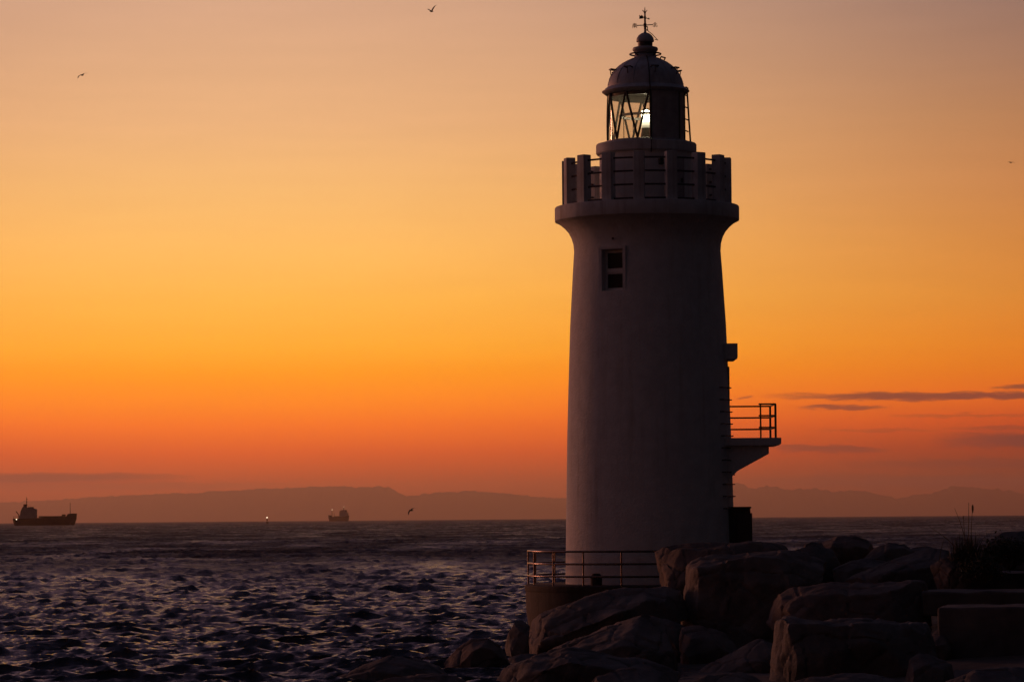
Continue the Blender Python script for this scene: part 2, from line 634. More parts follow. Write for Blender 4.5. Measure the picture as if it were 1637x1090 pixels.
    t.links.new(n2.outputs[0], bp2.inputs['Height'])
    bp = N(t, 'ShaderNodeBump', i_Strength=1.0, i_Distance=0.12)
    t.links.new(n1.outputs[0], bp.inputs['Height'])
    t.links.new(bp2.outputs[0], bp.inputs['Normal'])
    t.links.new(bp.outputs[0], bs.inputs['Normal'])
    o = link('sea', me, m)
    structure(o)
    return o


build_sea()

# ------------------------------------------------------------------ ground under the rocks


def ground_z(x, y):
    d = y - CAM.y                               # metres in front of the camera
    base = 0.03 if d < 14 else 0.03 - (d - 14) * 0.05
    base = max(base, -1.5)
    # right half stays higher, left runs down into the sea
    shore = -14.0 + 0.17 * d                    # shoreline x at that distance
    shore = min(shore, -4.2)
    t = max(0.0, min(1.0, (x - shore + 4.0) / 9.0))
    low = -3.2
    t = t * t * (3 - 2 * t)
    back = max(0.0, min(1.0, (d - 96) / 9.0))    # ends behind the lighthouse
    z = low + (base - low) * t
    if d > 60 and x > 3:
        z += min(1.0, (d - 60) / 20.0) * 0.9 * min(1.0, (x - 3) / 6.0)
    z = z + (low - z) * back
    return z + 0.10 * noise.noise(Vector((x * .5, y * .5, 0)))


gx = np.linspace(-70, 90, 130)
gy = np.linspace(-130, 26, 130)
gv = [(x, y, ground_z(x, y)) for y in gy for x in gx]
gf = [(j * 130 + i, j * 130 + i + 1, (j + 1) * 130 + i + 1, (j + 1) * 130 + i) for j in range(129) for i in range(129)]
structure(mesh('ground', gv, gf, 'ground', smooth=True))

# ------------------------------------------------------------------ far hills across the bay


def hills(name, pts, dist, width, seed, jag):
    """ridge outline from points of the skyline, a real range with flanks and depth"""
    rnd = random.Random(seed)
    prof = []
    xs = np.linspace(pts[0][0], pts[-1][0], 1000)
    ys = np.interp(xs, [p[0] for p in pts], [p[1] for p in pts])
    rows = [(-1.0, 0.0), (-0.6, 0.35), (-0.3, 0.7), (-0.1, 0.93), (0.0, 1.0), (0.12, 0.9), (0.5, 0.45), (1.0, 0.0)]
    vs, fs = [], []
    for i, (x, y) in enumerate(zip(xs, ys)):
        p = at(x, y, dist)
        hgt = max(2.0, p.z - SEA)
        hgt *= 1 + 0.05 * jag * noise.fractal(Vector((x * 0.018, seed, 0)), 0.7, 2.1, 6)
        hgt += 26.0 * jag * noise.noise(Vector((x * 0.11, seed + 5, 0))) + 16.0 * noise.noise(Vector((x * 0.33, seed + 9, 0)))
        for j, (t, k) in enumerate(rows):
            jj = 1 + (0.25 * noise.noise(Vector((x * 0.03, j * 1.7, seed))) if 0 < j < 4 or 4 < j < 7 else 0)
            z = SEA - 3 + (hgt + 3) * min(k * jj, 1.0)
            vs.append((p.x, p.y + t * width, z))
    m = len(rows)
    for i in range(len(xs) - 1):
        for j in range(m - 1):
            fs.append((i * m + j, (i + 1) * m + j, (i + 1) * m + j + 1, i * m + j + 1))
    return structure(mesh(name, vs, fs, 'forest', smooth=True))


hills('hills', [(-900, 815), (-500, 803), (-150, 806), (20, 802), (110, 797), (180, 793), (250, 790), (330, 786),
                (400, 782), (470, 779), (520, 777.5), (600, 777.5), (622, 779), (636, 786), (650, 792), (662, 791.5),
                (700, 787), (745, 784.5), (765, 786), (800, 787), (835, 791), (870, 795), (905, 796), (960, 800), (1040, 803)],
      71000, 3000, 3, 1.0)
hills('hills', [(960, 800), (1050, 792), (1120, 781), (1165, 772), (1185, 774), (1205, 781), (1235, 777), (1262, 782), (1300, 781), (1335, 786),
                (1365, 783), (1400, 790), (1437, 796), (1480, 788), (1520, 781), (1560, 779), (1600, 784), (1640, 788), (1800, 781),
                (2100, 795), (2600, 818)], 74000, 3000, 8, 2.2)

# ------------------------------------------------------------------ lighthouse
CT, ST = math.cos(PITCH), math.sin(PITCH)


def zt(y):
    """height on the tower axis of a level seen at picture row y"""
    d = ray(1039 - (829 - y) * 0.0094, y)
    return EYE + d.z / d.y * DIST


def rt(px, y):
    """metres of a half-width of px picture pixels at that level"""
    dep = DIST * CT + (zt(y) - EYE) * ST
    return px * dep / F


def pr(px, y):
    return (rt(px, y), zt(y))


LH = thing('lighthouse', (0, 0, 0), 'white round lighthouse with domed lantern and battlement-like gallery on the rocky shore', 'lighthouse')

# tower wall with a recess cut for the window
prof = [pr(136.6, 940), pr(136, 930), pr(133.6, 815), pr(131, 700), pr(128.3, 620), pr(124.5, 520), pr(119, 430), pr(117, 402),
        pr(118.0, 390), pr(121, 380), pr(125.5, 371.5), pr(131.5, 364.5), pr(138.5, 358.5), pr(146, 354.2)]
fine_prof = []
for (a, b) in zip(prof[:-1], prof[1:]):
    k = 6 if abs(b[1] - a[1]) > 0.6 else 2
    fine_prof += [(a[0] + (b[0] - a[0]) * i / k, a[1] + (b[1] - a[1]) * i / k) for i in range(k)]
fine_prof.append(prof[-1])
mb = MB()
mb.lathe([(0.001, fine_prof[0][1])] + fine_prof + [(0.001, prof[-1][1])], 128)
tower = mb.build('tower_wall', 'wall', LH, smooth=True, angle=40)
WA = -30.0
NEAR = 1 - 1.75 / DIST        # the window stands on the near flank of the wall
wz = EYE + ((zt(398) + zt(464)) / 2 - EYE) * NEAR
wh = (zt(398) - zt(464)) * NEAR
ww = 0.62
wr = rt(118.5, 430)
RW = Matrix.Rotation(R(WA), 3, 'Z')
cut = MB().box(RW @ Vector((0, -(wr - 0.10), wz)), (ww, 0.60, wh), RW).build('cutter')
bo = tower.modifiers.new('cut', 'BOOLEAN')
bo.object = cut
bo.operation = 'DIFFERENCE'
bo.solver = 'EXACT'
nm = evaluated(tower)
tower.modifiers.clear()
old = tower.data
tower.data = nm
bpy.data.meshes.remove(old)
bpy.data.objects.remove(cut)
try:
    tower.data.set_sharp_from_angle(angle=R(40))
except Exception:
    pass

win = MB().box((0, 0, 0.045), (ww - 0.004, 0.06, 0.07)).box((0, 0, wh - 0.045), (ww - 0.004, 0.06, 0.07)) \
    .box((-ww / 2 + 0.035, 0, wh / 2), (0.065, 0.056, wh - 0.17)).box((ww / 2 - 0.035, 0, wh / 2), (0.065, 0.056, wh - 0.17)) \
    .build('window', 'frame', LH)
win.location = RW @ Vector((0, -(wr - 0.22), wz - wh / 2))
win.rotation_euler.z = R(WA)
MB().box((0, -0.03, wh * 0.50), (ww - 0.14, 0.075, 0.10)).box((0, -0.02, wh * 0.435), (ww - 0.14, 0.05, 0.045)).build('transom', 'frame', win)
MB().box((0, 0.0, wh * 0.265), (ww - 0.14, 0.02, wh * 0.36)).build('pane', 'pane', win)
MB().box((0, 0.0, wh * 0.745), (ww - 0.14, 0.02, wh * 0.38)).build('pane', 'pane', win)
sur = MB()
b = 0.085
for sx in (-1, 1):
    sur.box((sx * (ww / 2 + b / 2 + 0.002), 0.066, 0), (b, 0.16, wh + 0.02))
sur.box((0, 0.066, wh / 2 + b / 2 + 0.004), (ww + 2 * b + 0.01, 0.158, b * 0.8))
sur.box((0, 0.066, -wh / 2 - b / 2 - 0.004), (ww + 2 * b + 0.01, 0.162, b * 0.9))
so_ = sur.build('window_surround', 'wall', LH)
so_.location = RW @ Vector((0, -(wr - 0.0), wz))
so_.rotation_euler.z = R(WA)
p = pol(rt(120.8, 381), -28.5, EYE + (zt(381) - EYE) * NEAR)
MB().tube([p, p + (p - Vector((0, 0, p.z))) * 0.012], 0.032, 10).build('vent_hole', 'iron', LH, smooth=True, angle=40)

# gallery: slab, sixteen pillars, four ring rails
zs0, zs1 = zt(354.2), zt(331.5)
MB().lathe([(0.001, zs0 + .001), (rt(146.8, 350), zs0 + .001), (rt(147.3, 350), zs0 + 0.02), (rt(147.3, 340), zs1 - 0.03), (rt(146.3, 335), zs1), (0.001, zs1)], 128) \
    .build('gallery_slab', 'slab', LH, smooth=True, angle=35)
zp = zt(255.5)
r_out = rt(135.3, 290)
pil = None
pd, pw = 0.25, 0.285
for k in range(16):
    a = -7.5 + 22.5 * k
    if pil is None:
        pil = MB().box((0, 0, (zp - zs1) / 2), (pw, pd, zp - zs1)).build('pillar', 'slab', LH, bevel=0.015)
        o = pil
    else:
        o = pil.copy()
        col.objects.link(o)
        o.parent = LH
    o.location = pol(r_out - pd / 2, a, zs1)
    o.rotation_euler.z = R(a)
for y in (264.5, 285.5, 306.5, 328.0):
    z = zt(y)
    mb = MB()
    for k in range(16):
        a0, a1 = -7.5 + 22.5 * k, -7.5 + 22.5 * (k + 1)
        mb.tube([pol(r_out - pd / 2, a0, z), pol(r_out - pd / 2, a1, z)], 0.026, 8)
    mb.build('gallery_rail', 'iron', LH, smooth=True, angle=50)

# watch room and lantern floor
zf0, zf1 = zt(247.8), zt(231.0)
MB().lathe([(rt(75, 290), zs1 - 0.02), (rt(75, 290), zf0 + 0.02)], 96).build('watch_room_wall', 'wall', LH, smooth=True)
MB().lathe([(0.001, zf0), (rt(78.5, 240), zf0), (rt(80.3, 240), zf0 + 0.035), (rt(80.3, 240), zf1 - 0.03), (rt(79, 240), zf1), (0.001, zf1)], 96) \
    .build('lantern_floor', 'slab', LH, smooth=True, angle=35)
# door of the watch room on the landward side and a small lamp beside it
wd = MB().box((0, 0, 0.62), (0.62, 0.05, 1.2)).build('door', 'panel', LH)
wd.location = pol(rt(75, 290) - 0.01, 34, zs1)
wd.rotation_euler.z = R(34)
MB().box((0.22, -0.04, 0.62), (0.03, 0.05, 0.12)).build('door_handle', 'iron', wd)
lp = MB().box((0, 0, 0), (0.12, 0.14, 0.16)).build('gallery_lamp', 'iron', LH, bevel=0.02)
lp.location = pol(rt(75, 290) + 0.05, 15, zt(266))
lp.rotation_euler.z = R(15)

# lantern
zl0, zl1 = zt(226.5), zt(151.0)
rl = rt(61.5, 190)
MB().lathe([(rt(67.5, 228), zf1 - 0.003), (rt(67.5, 228), zl0 - 0.02), (rl + 0.03, zl0), (rl - 0.10, zl0), (rl - 0.10, zf1 - 0.003)], 96).build('lantern_sill', 'dome', LH, smooth=True, angle=30)
top_a = [3 - 36 * k for k in range(10)]
bot_a = [-15 - 36 * k for k in range(10)]
OP0, OP1 = 4.5, 150.0                    # blank landward panels
# glass panes: one triangle-free curved pane between each pair of nodes
seg = (360 - (OP1 - OP0)) / 6
for k in range(6):
    a1 = OP0 - seg * k
    a0 = a1 - seg
    MB().lathe([(rl - 0.02, zl0 - 0.005), (rl - 0.02, zl1 + 0.01)], 12, R(a0), R(a1)).build('pane', 'glass', LH, smooth=True)


def on_lantern(a, z, r=None):
    return pol(r or rl, a, z)


for k in range(7):
    for (a_t, a_b) in ((top_a[k], bot_a[k]), (top_a[k] - 36, bot_a[k])):
        if a_b < OP1 - 360 + 2 or a_t < OP1 - 360 + 2:
            continue
        pts = [on_lantern(a_t + (a_b - a_t) * i / 8, zl1 + (zl0 - zl1) * i / 8) for i in range(9)]
        MB().tube(pts, 0.034, 6).build('glazing_bar', 'iron', LH, smooth=True, angle=50)
for (a0, a1) in ((OP0, 54.5), (55.2, 105), (105.5, OP1)):
    MB().lathe([(rl - 0.03, zl0), (rl + 0.025, zl0), (rl + 0.025, zl1), (rl - 0.03, zl1), (rl - 0.03, zl0)], 24, R(a0), R(a1)).build('blank_panel', 'panel', LH, smooth=True, angle=40)
for a in (OP0, 54.9, OP1):
    MB().tube([pol(rl + 0.02, a, zl0), pol(rl + 0.02, a, zl1)], 0.03, 8).build('panel_post', 'iron', LH, smooth=True, angle=50)
MB().lathe([(rl - 0.02, zl1 - 0.11), (rl - 0.12, zl1 - 0.11), (rl - 0.12, zl1 + 0.05), (rl - 0.02, zl1 + 0.05), (rl - 0.02, zl1 - 0.11)], 72).build('head_ring', 'iron', LH, smooth=True, angle=40)
# cornice and dome
MB().lathe([(0.001, zl1 + 0.06), (rl - 0.02, zl1 + 0.06), (rl - 0.02, zl1 + 0.10), (0.001, zl1 + 0.10)], 64).build('lantern_ceiling', 'iron', LH, smooth=True, angle=40)
MB().lathe([(rt(58, 150), zl1 - 0.01), pr(63, 152.5), pr(66, 150.5), pr(69.8, 147.6), pr(70.0, 146.4), pr(66.5, 144.5), pr(64.5, 142.0), pr(61.5, 140.0), (rt(58, 140), zt(139.5))], 96) \
    .build('cornice', 'dome', LH, smooth=True, angle=50)
dome = MB().lathe([pr(61.2, 140.2), pr(60.6, 135), pr(58.6, 128), pr(55.2, 120.5), pr(50.0, 113.2), pr(43, 106.6), pr(36, 101.6), pr(28, 97.4), pr(22, 94.6), pr(18.2, 92.6), pr(17.2, 90)], 96) \
    .build('dome', 'dome', LH, smooth=True, angle=60)
for k in range(8):
    a = -32 + 45 * k
    p0, p1 = pol(rt(55, 113), a - 5.5, zt(116)), pol(rt(55, 113), a + 5.5, zt(116))
    q0, q1 = pol(rt(58.5, 113), a - 5.5, zt(112.5)), pol(rt(58.5, 113), a + 5.5, zt(112.5))
    b0 = pol(rt(50, 113), a - 5.5, zt(113.5))
    b1 = pol(rt(50, 113), a + 5.5, zt(113.5))
    l0 = pol(rt(57, 113), a, zt(123))
    MB().tube([b0, q0, q1, b1], 0.020, 6).tube([(q0 + q1) / 2, l0], 0.014, 6).build('step_handle', 'iron', dome, smooth=True, angle=60)
for k in range(12):
    a = 9 + 30 * k
    sp = [(60.9, 137), (58.9, 128), (55.5, 120.5), (50.3, 113.2), (43.3, 106.6), (36.2, 101.6), (28.2, 97.4), (20, 93.6)]
    MB().tube([pol(rt(r, y), a, zt(y)) for r, y in sp], 0.010, 6).build('dome_seam', 'dome', dome, smooth=True)
vent = MB().lathe([pr(17.2, 93), pr(16.9, 84), pr(18, 83.2), pr(20.2, 81), pr(20.5, 79), pr(19.3, 76.6), pr(15, 75.4), pr(11.6, 75.0), pr(11.6, 68), pr(13.9, 67.4),
                   pr(14.3, 66.0), pr(13.4, 61.5), pr(10.6, 57), pr(6.5, 54), pr(2.6, 52.6), pr(1.7, 50.2), pr(1.5, 46), (0.001, zt(46))], 64) \
    .build('roof_vent', 'dome', LH, smooth=True, angle=40)
MB().lathe([(rt(11.8, 70), zt(74.6)), (rt(11.8, 70), zt(68.2))], 48).build('vent_mesh', 'iron', vent, smooth=True)
mb = MB().tube(ring(rt(24.6, 87), zt(87), 48), 0.022, 8, closed=True)
for k in range(4):
    a = 45 + 90 * k
    mb.tube([pol(rt(17, 87), a, zt(90)), pol(rt(24.6, 87), a, zt(87))], 0.018, 6)
mb.build('vent_hand_ring', 'iron', vent, smooth=True, angle=60)
q = pol(rt(26, 96), 68, zt(96))
MB().tube([pol(rt(28, 96), 55, zt(97)), pol(rt(30, 96), 55, zt(93.6)), pol(rt(32, 96), 85, zt(93.6)), pol(rt(30, 96), 85, zt(97))], 0.020, 6).build('roof_step', 'iron', vent, smooth=True, angle=60)

# weather vane with compass arms and the characters for south and north
VN = MB().tube([(0, 0, zt(47)), (0, 0, zt(41)), (0, 0, zt(30)), (0, 0, zt(20)), (0, 0, zt(12))], [0.035, 0.03, 0.024, 0.02, 0.006], 8) \
    .build('weather_vane', 'iron', LH, smooth=True, angle=60)
u = 1 / 60.0
za = zt(40.6)
AR = Matrix.Rotation(R(4), 3, 'Z')
mb = MB()
mb.lathe([(0.001, za - .06), (0.035, za - .05), (0.045, za), (0.035, za + .05), (0.001, za + .06)], 12)
mb.tube([AR @ Vector((-13.2 * u, 0, za - 0.012)), AR @ Vector((13.0 * u, 0, za + 0.012))], 0.013, 6)
mb.tube([AR @ Vector((0, -15 * u, za)), AR @ Vector((0, 15 * u, za))], 0.013, 6)
mb.build('compass_arm', 'iron', VN, smooth=True, angle=60)


def glyph(strokes, size, name, loc):
    mb = MB()
    for (x0, y0, x1, y1) in strokes:
        p0, p1 = Vector(((x0 - .5) * size, 0, (y0 - .5) * size)), Vector(((x1 - .5) * size, 0, (y1 - .5) * size))
        d = p1 - p0
        ang = math.atan2(d.z, d.x)
        mb.box((p0 + p1) / 2, (d.length + 0.008, 0.012, 0.014), Matrix.Rotation(-ang, 3, 'Y'))
    o = mb.build(name, 'iron', VN)
    o.location = loc
    o.rotation_euler.z = R(4)
    return o


SOUTH = [(0.15, .86, .85, .86), (.5, 1.0, .5, .66), (.08, .66, .92, .66), (.08, .66, .08, 0), (.92, .66, .92, 0),
         (.32, .60, .40, .46), (.68, .60, .60, .46), (.28, .42, .72, .42), (.25, .24, .75, .24), (.5, .42, .5, .02)]
NORTH = [(.36, 1.0, .36, .02), (.05, .66, .36, .66), (0, .12, .36, .28), (.62, 1.0, .62, .14), (.62, .54, .95, .72),
         (.62, .14, .98, .10), (.98, .10, 1.0, .30), (.36, .02, .22, .0)]
glyph(SOUTH, 0.125, 'compass_character', AR @ Vector((-16.6 * u, 0, za - 0.015)))
glyph(NORTH, 0.115, 'compass_character', AR @ Vector((16.2 * u, 0, za + 0.012)))
zv = zt(28.6)
mb = MB().lathe([(0.001, zv - .055), (0.028, zv - .045), (0.028, zv + .045), (0.001, zv + .055)], 10)
mb.tube([(-3 * u, 0, zv + 0.01), (0, 0, zv), (5.0 * u, 0, zv - 0.03)], 0.012, 6)
mb.prism([(-2.4 * u, zv - 1.4 * u), (-9.3 * u, zv - 2.0 * u), (-8.8 * u, zv + 1.0 * u), (-9.2 * u, zv + 4.2 * u), (-6.6 * u, zv + 2.8 * u), (-5.0 * u, zv + 4.3 * u), (-2.8 * u, zv + 2.0 * u)], 0.012)
mb.prism([(4.8 * u, zv - 0.03), (6.2 * u, zv - 0.03 + 1.7 * u), (7.8 * u, zv - 0.04), (6.2 * u, zv - 0.03 - 1.8 * u)], 0.014)
mb.build('wind_arrow', 'iron', VN)
zc = zt(21)
mb = MB().lathe([(0.001, zc - .035), (0.020, zc - .02), (0.034, zc + .01), (0.001, zc + .02)], 10)
for k in range(4):
    a = 45 + 90 * k
    mb.tube([(0, 0, zc), (math.cos(R(a)) * 5.2 * u, math.sin(R(a)) * 5.2 * u, zc + 4.0 * u)], 0.007, 5)
mb.build('lightning_spikes', 'iron', VN, smooth=True, angle=60)
zb = zt(45)
MB().box((1.6 * u, 0, zb + 0.03), (5.5 * u, 0.05, 0.02)).box((4.0 * u, 0, zb - 0.03), (1.2 * u, 0.04, 0.10)).box((2.4 * u, 0, zb - 0.06), (3.2 * u, 0.035, 0.03)).build('clamp', 'iron', VN)
# lightning conductor: a loose loop at the cap, then down dome, lantern and gallery
fr = [(3.5, zt(47)), (5.5, zt(51.0)), (11.5, zt(55.5)), (15.5, zt(60)), (20.5, zt(65.2))]
MB().tube([(x * u, -0.02, z) for x, z in fr] + [(15.5 * u, -0.05, zt(63.8))], 0.010, 6).build('lightning_conductor', 'iron', LH, smooth=True)
cab = [(17.6, 92), (28.6, 97.4), (36.6, 101.6), (43.6, 106.6), (50.6, 113.2), (55.8, 120.5), (59.2, 128), (61.3, 135), (64, 140.5), (70.6, 147), (64.5, 153)]
pts = [pol(rt(r, y), 3.5, zt(y)) for r, y in cab] + [pol(rl + 0.05, 4.5, zt(225)), pol(rt(68.5, 229), 4.5, zt(229)), pol(rt(81, 231), 3.5, zt(231.5)), pol(rt(81.2, 248), 3.5, zt(248)),
                                                          pol(rt(72, 250), 3.5, zt(252)), pol(rt(72, 300), 3.5, zs1 + 0.02)]
MB().tube(pts, 0.017, 6).build('conductor_cable', 'iron', LH, smooth=True)
# loose cable on the gallery by the left pillar
pts = [pol(r_out - 0.45, -33, zt(286)), pol(r_out - 0.30, -35.2, zt(288)), pol(r_out - .30, -35.4, zt(297)), pol(r_out - .34, -33.2, zt(308)), pol(r_out - .36, -33, zt(322)), pol(r_out - .5, -36, zs1 + .04), pol(r_out - .55, -44, zs1 + .03), pol(r_out - .45, -50, zs1 + .03)]
MB().tube(pts, 0.026, 6).build('gallery_cable', 'iron', LH, smooth=True)

# ladder on the right of the lantern
la0, la1 = 63.0, 82.0
lad = MB().tube([pol(rl + 0.10, la0, zt(146)), pol(rl + .10, la0, zt(226)), pol(rl + .12, la0, zf1)], 0.020, 6).build('lantern_ladder', 'iron', LH, smooth=True, angle=60)
MB().tube([pol(rl + .04, la1, zt(141)), pol(rl + .10, la1, zt(143)), pol(rl + .085, la1, zt(150)), pol(rl + .12, la1, zt(190)), pol(rl + .16, la1, zf1)], 0.026, 6).build('stile', 'iron', lad, smooth=True, angle=60)
for y in (156, 175, 194, 212.5):
    MB().tube([pol(rl + .10, la0, zt(y)), pol(rl + .10, la1, zt(y))], 0.017, 6).build('rung', 'iron', lad, smooth=True, angle=60)

# lamp: drum lens on a pedestal, lit
zq0, zq1 = zt(205), zt(176)
rq = rt(7.2, 190)
lens = MB().lathe([(0.001, zq0), (rq * .9, zq0), (rq * .97, zq0 + .06), (rq, zq0 + .14), (rq * 1.04, (zq0 + zq1) / 2 + .02), (rq, zq1 - .10), (rq * .8, zq1 - .03), (0.001, zq1)], 40) \
    .build('lamp_lens', 'lamp', LH, smooth=True, angle=40)
MB().lathe([(rq * 1.0, zq1 - .02), (rq * .7, zq1 + .03), (0.001, zq1 + .05)], 32).build('lens_cap', 'iron', lens, smooth=True)
for k in range(3):
    z = zq0 + (zq1 - zq0) * (0.25 + 0.25 * k)
    MB().tube(ring(rq * 1.05, z, 32), 0.008, 6, closed=True).build('lens_ring', 'iron', lens, smooth=True)
MB().lathe([(rq * 1.05, zq0 - .002), (rq * 1.02, zq0 - .06), (rq * 1.5, zl0 - .05), (0.001, zl0 - .05)], 32).build('lamp_pedestal', 'iron', LH, smooth=True, angle=40)

lt = MT['lamp'].node_tree
lb = lt.nodes['Principled BSDF']
lco = N(lt, 'ShaderNodeTexCoord')
lsp = N(lt, 'ShaderNodeSeparateXYZ')
lt.links.new(lco.outputs['Object'], lsp.inputs[0])
fz = math_node(lt, 'DIVIDE', math_node(lt, 'SUBTRACT', lsp.outputs[2], zq0), zq1 - zq0)
beam = math_node(lt, 'POWER', math_node(lt, 'MAXIMUM', fz, 0.0), 2.2)      # emission grows towards the top of the drum
lt.links.new(math_node(lt, 'ADD', math_node(lt, 'MULTIPLY', beam, 40.0), 0.45), lb.inputs['Emission Strength'])
ringm = bpy.data.materials.new('frosted_flare_ring')  # frosted material for the added ring that catches the lamp
ringm.use_nodes = True
t = ringm.node_tree
t.nodes.clear()
trl, dif, mxs, oo = N(t, 'ShaderNodeBsdfTranslucent'), N(t, 'ShaderNodeBsdfDiffuse'), N(t, 'ShaderNodeMixShader'), N(t, 'ShaderNodeOutputMaterial')
trl.inputs[0].default_value = (0.95, 0.95, 0.9, 1)
dif.inputs[0].default_value = (0.9, 0.9, 0.86, 1)
mxs.inputs[0].default_value = 0.4
t.links.new(trl.outputs[0], mxs.inputs[1])
t.links.new(dif.outputs[0], mxs.inputs[2])
t.links.new(mxs.outputs[0], oo.inputs[0])
MB().tube(ring(rt(41, 186), zt(186), 64), 0.036, 10, closed=True).build('flare_ring', ringm, LH, smooth=True)  # added ring, standing in for the flare streak beside the lamp
for k in range(4):
    a = -62 + 90 * k
    MB().tube([pol(rt(41, 186), a, zt(186)), pol(rt(41, 200), a, zl0 - .04)], 0.012, 6).build('flare_ring_stay', 'iron', LH, smooth=True)  # stays that carry the added flare ring

# door hood, balcony with railing, wall rungs on the right flank
zh0, zh1 = zt(577), zt(552)
MB().prism([(rt(112, 565), zh0), (rt(138.6, 565), zh0), (rt(140, 565), zh0 + 0.04), (rt(140, 565), zh1), (rt(112, 565), zh1)], 1.5).build('door_hood', 'wall', LH, bevel=0.012)
dr = MB().box((0, 0, 0.95), (0.05, 0.9, 1.9)).build('balcony_door', 'panel', LH)
dr.location = (rt(126.3, 640), 0, zt(702) + 0.0)
MB().box((0.04, 0.3, 0.95), (0.05, 0.03, 0.14)).build('door_handle', 'iron', dr)
zb0, zb1 = zt(714.5), zt(702.3)
xb = rt(206.5, 702)
bal = MB().prism([(rt(105, 710), zb0), (xb - 0.06, zb0), (xb, zb0 + 0.05), (xb, zb1), (rt(105, 710), zb1)], 2.0).build('balcony', 'wall', LH, bevel=0.01)
MB().prism([(rt(105, 730), zt(786)), (rt(138, 754), zt(754)), (rt(187.5, 727), zt(727.5)), (rt(187.5, 727), zb0 + .004), (rt(105, 720), zb0 + .004)], 1.7).build('bracket', 'wall', bal, bevel=0.012)
hb = zt(649) - zt(702.3)
xe = xb - 0.14
xg = rt(174.5, 680)
for x, y in ((xe, -0.92), (xe, 0.92), (xg, -0.92)):
    MB().tube([(x, y, zb1 - 0.01), (x, y, zb1 + hb)], 0.030 if x == xe else 0.022, 8).build('balcony_post', 'iron', bal, smooth=True, angle=60)
for i, f in enumerate((1.0, 0.655, 0.305)):
    z = zb1 + hb * f
    MB().tube([(rt(124, 680), 0.92, z), (xe, 0.92, z), (xe, -0.92, z), (xg - 0.05, -0.92, z)], 0.022, 8).build('balcony_rail', 'iron', bal, smooth=True, angle=60)
for i in range(11):
    y = 622.5 + 19.1 * i
    rr_ = np.interp(y, [520, 620, 700, 815, 930], [124.5, 128.3, 131, 133.6, 136])
    am = 66.0
    r0 = rt(float(rr_), y)
    z = zt(y)
    hw = 8.0
    MB().tube([pol(r0 - .05, am - hw, z), pol(r0 + .10, am - hw, z), pol(r0 + .10, am + hw, z), pol(r0 - .05, am + hw, z)], 0.018, 6).build('rung', 'iron', LH, smooth=True, angle=60)
p = pol(rt(131.5, 759), 88, zt(759))
MB().tube([p * 1.0, pol(rt(136.5, 759), 88, zt(760))], 0.02, 6).build('pipe_stub', 'iron', LH, smooth=True)

# cabinet at the foot, on the right
cb = thing('equipment_cabinet', (0, 0, 0), 'dark block-like cabinet against the right foot of the lighthouse', 'cabinet')
zc0, zc1 = -0.3, zt(813.5)
x0, x1 = rt(120, 840), rt(157, 840)
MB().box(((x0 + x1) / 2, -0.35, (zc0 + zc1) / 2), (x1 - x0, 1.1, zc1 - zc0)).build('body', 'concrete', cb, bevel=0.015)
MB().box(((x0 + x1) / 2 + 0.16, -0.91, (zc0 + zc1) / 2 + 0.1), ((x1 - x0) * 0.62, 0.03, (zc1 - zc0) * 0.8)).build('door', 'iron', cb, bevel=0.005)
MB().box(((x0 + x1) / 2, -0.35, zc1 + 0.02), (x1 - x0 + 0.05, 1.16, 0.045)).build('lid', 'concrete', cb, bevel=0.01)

# round platform and its railing
rp_ = 200 / 60.0
plat = thing('round_platform', (0, 0, -2.2), 'stained round concrete platform carrying the lighthouse', 'platform')
zdk = zt(930.5) - 0.02
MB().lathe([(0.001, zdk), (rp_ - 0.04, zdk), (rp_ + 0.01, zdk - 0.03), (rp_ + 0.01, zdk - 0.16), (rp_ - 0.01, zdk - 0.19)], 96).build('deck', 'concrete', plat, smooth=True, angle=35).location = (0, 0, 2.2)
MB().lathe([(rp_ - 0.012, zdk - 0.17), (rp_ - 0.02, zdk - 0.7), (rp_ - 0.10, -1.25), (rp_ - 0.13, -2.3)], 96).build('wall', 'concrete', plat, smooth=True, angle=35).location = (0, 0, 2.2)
rail = thing('guard_railing', (0, 0, zdk), 'three-bar metal railing around the foot of the lighthouse', 'railing')
rr = 195 / 60.0
for k in range(19):
    a = -72.4 + 360 / 19 * k
    if 60 < (a % 360) < 110:
        continue
    MB().tube([pol(rr, a, -0.02), pol(rr, a, zt(879) - zdk)], 0.022, 8).build('post', 'steel', rail, smooth=True, angle=60)
for y in (879, 898.5, 918):
    arc = [pol(rr, a, zt(y) - zdk) for a in np.linspace(108, 360 + 62, 120)]
    MB().tube(arc, 0.028, 8).build('rail', 'steel', rail, smooth=True, angle=60)
tag(MB().lathe([(0.001, 0), (0.15, 0), (0.15, 0.22), (0.10, 0.30), (0.001, 0.31)], 16).build('bollard', 'concrete', None, smooth=True, angle=40),
    'small dark stump on the platform behind the railing', 'bollard').location = pol(2.75, -33, zdk)

# ------------------------------------------------------------------ boulders


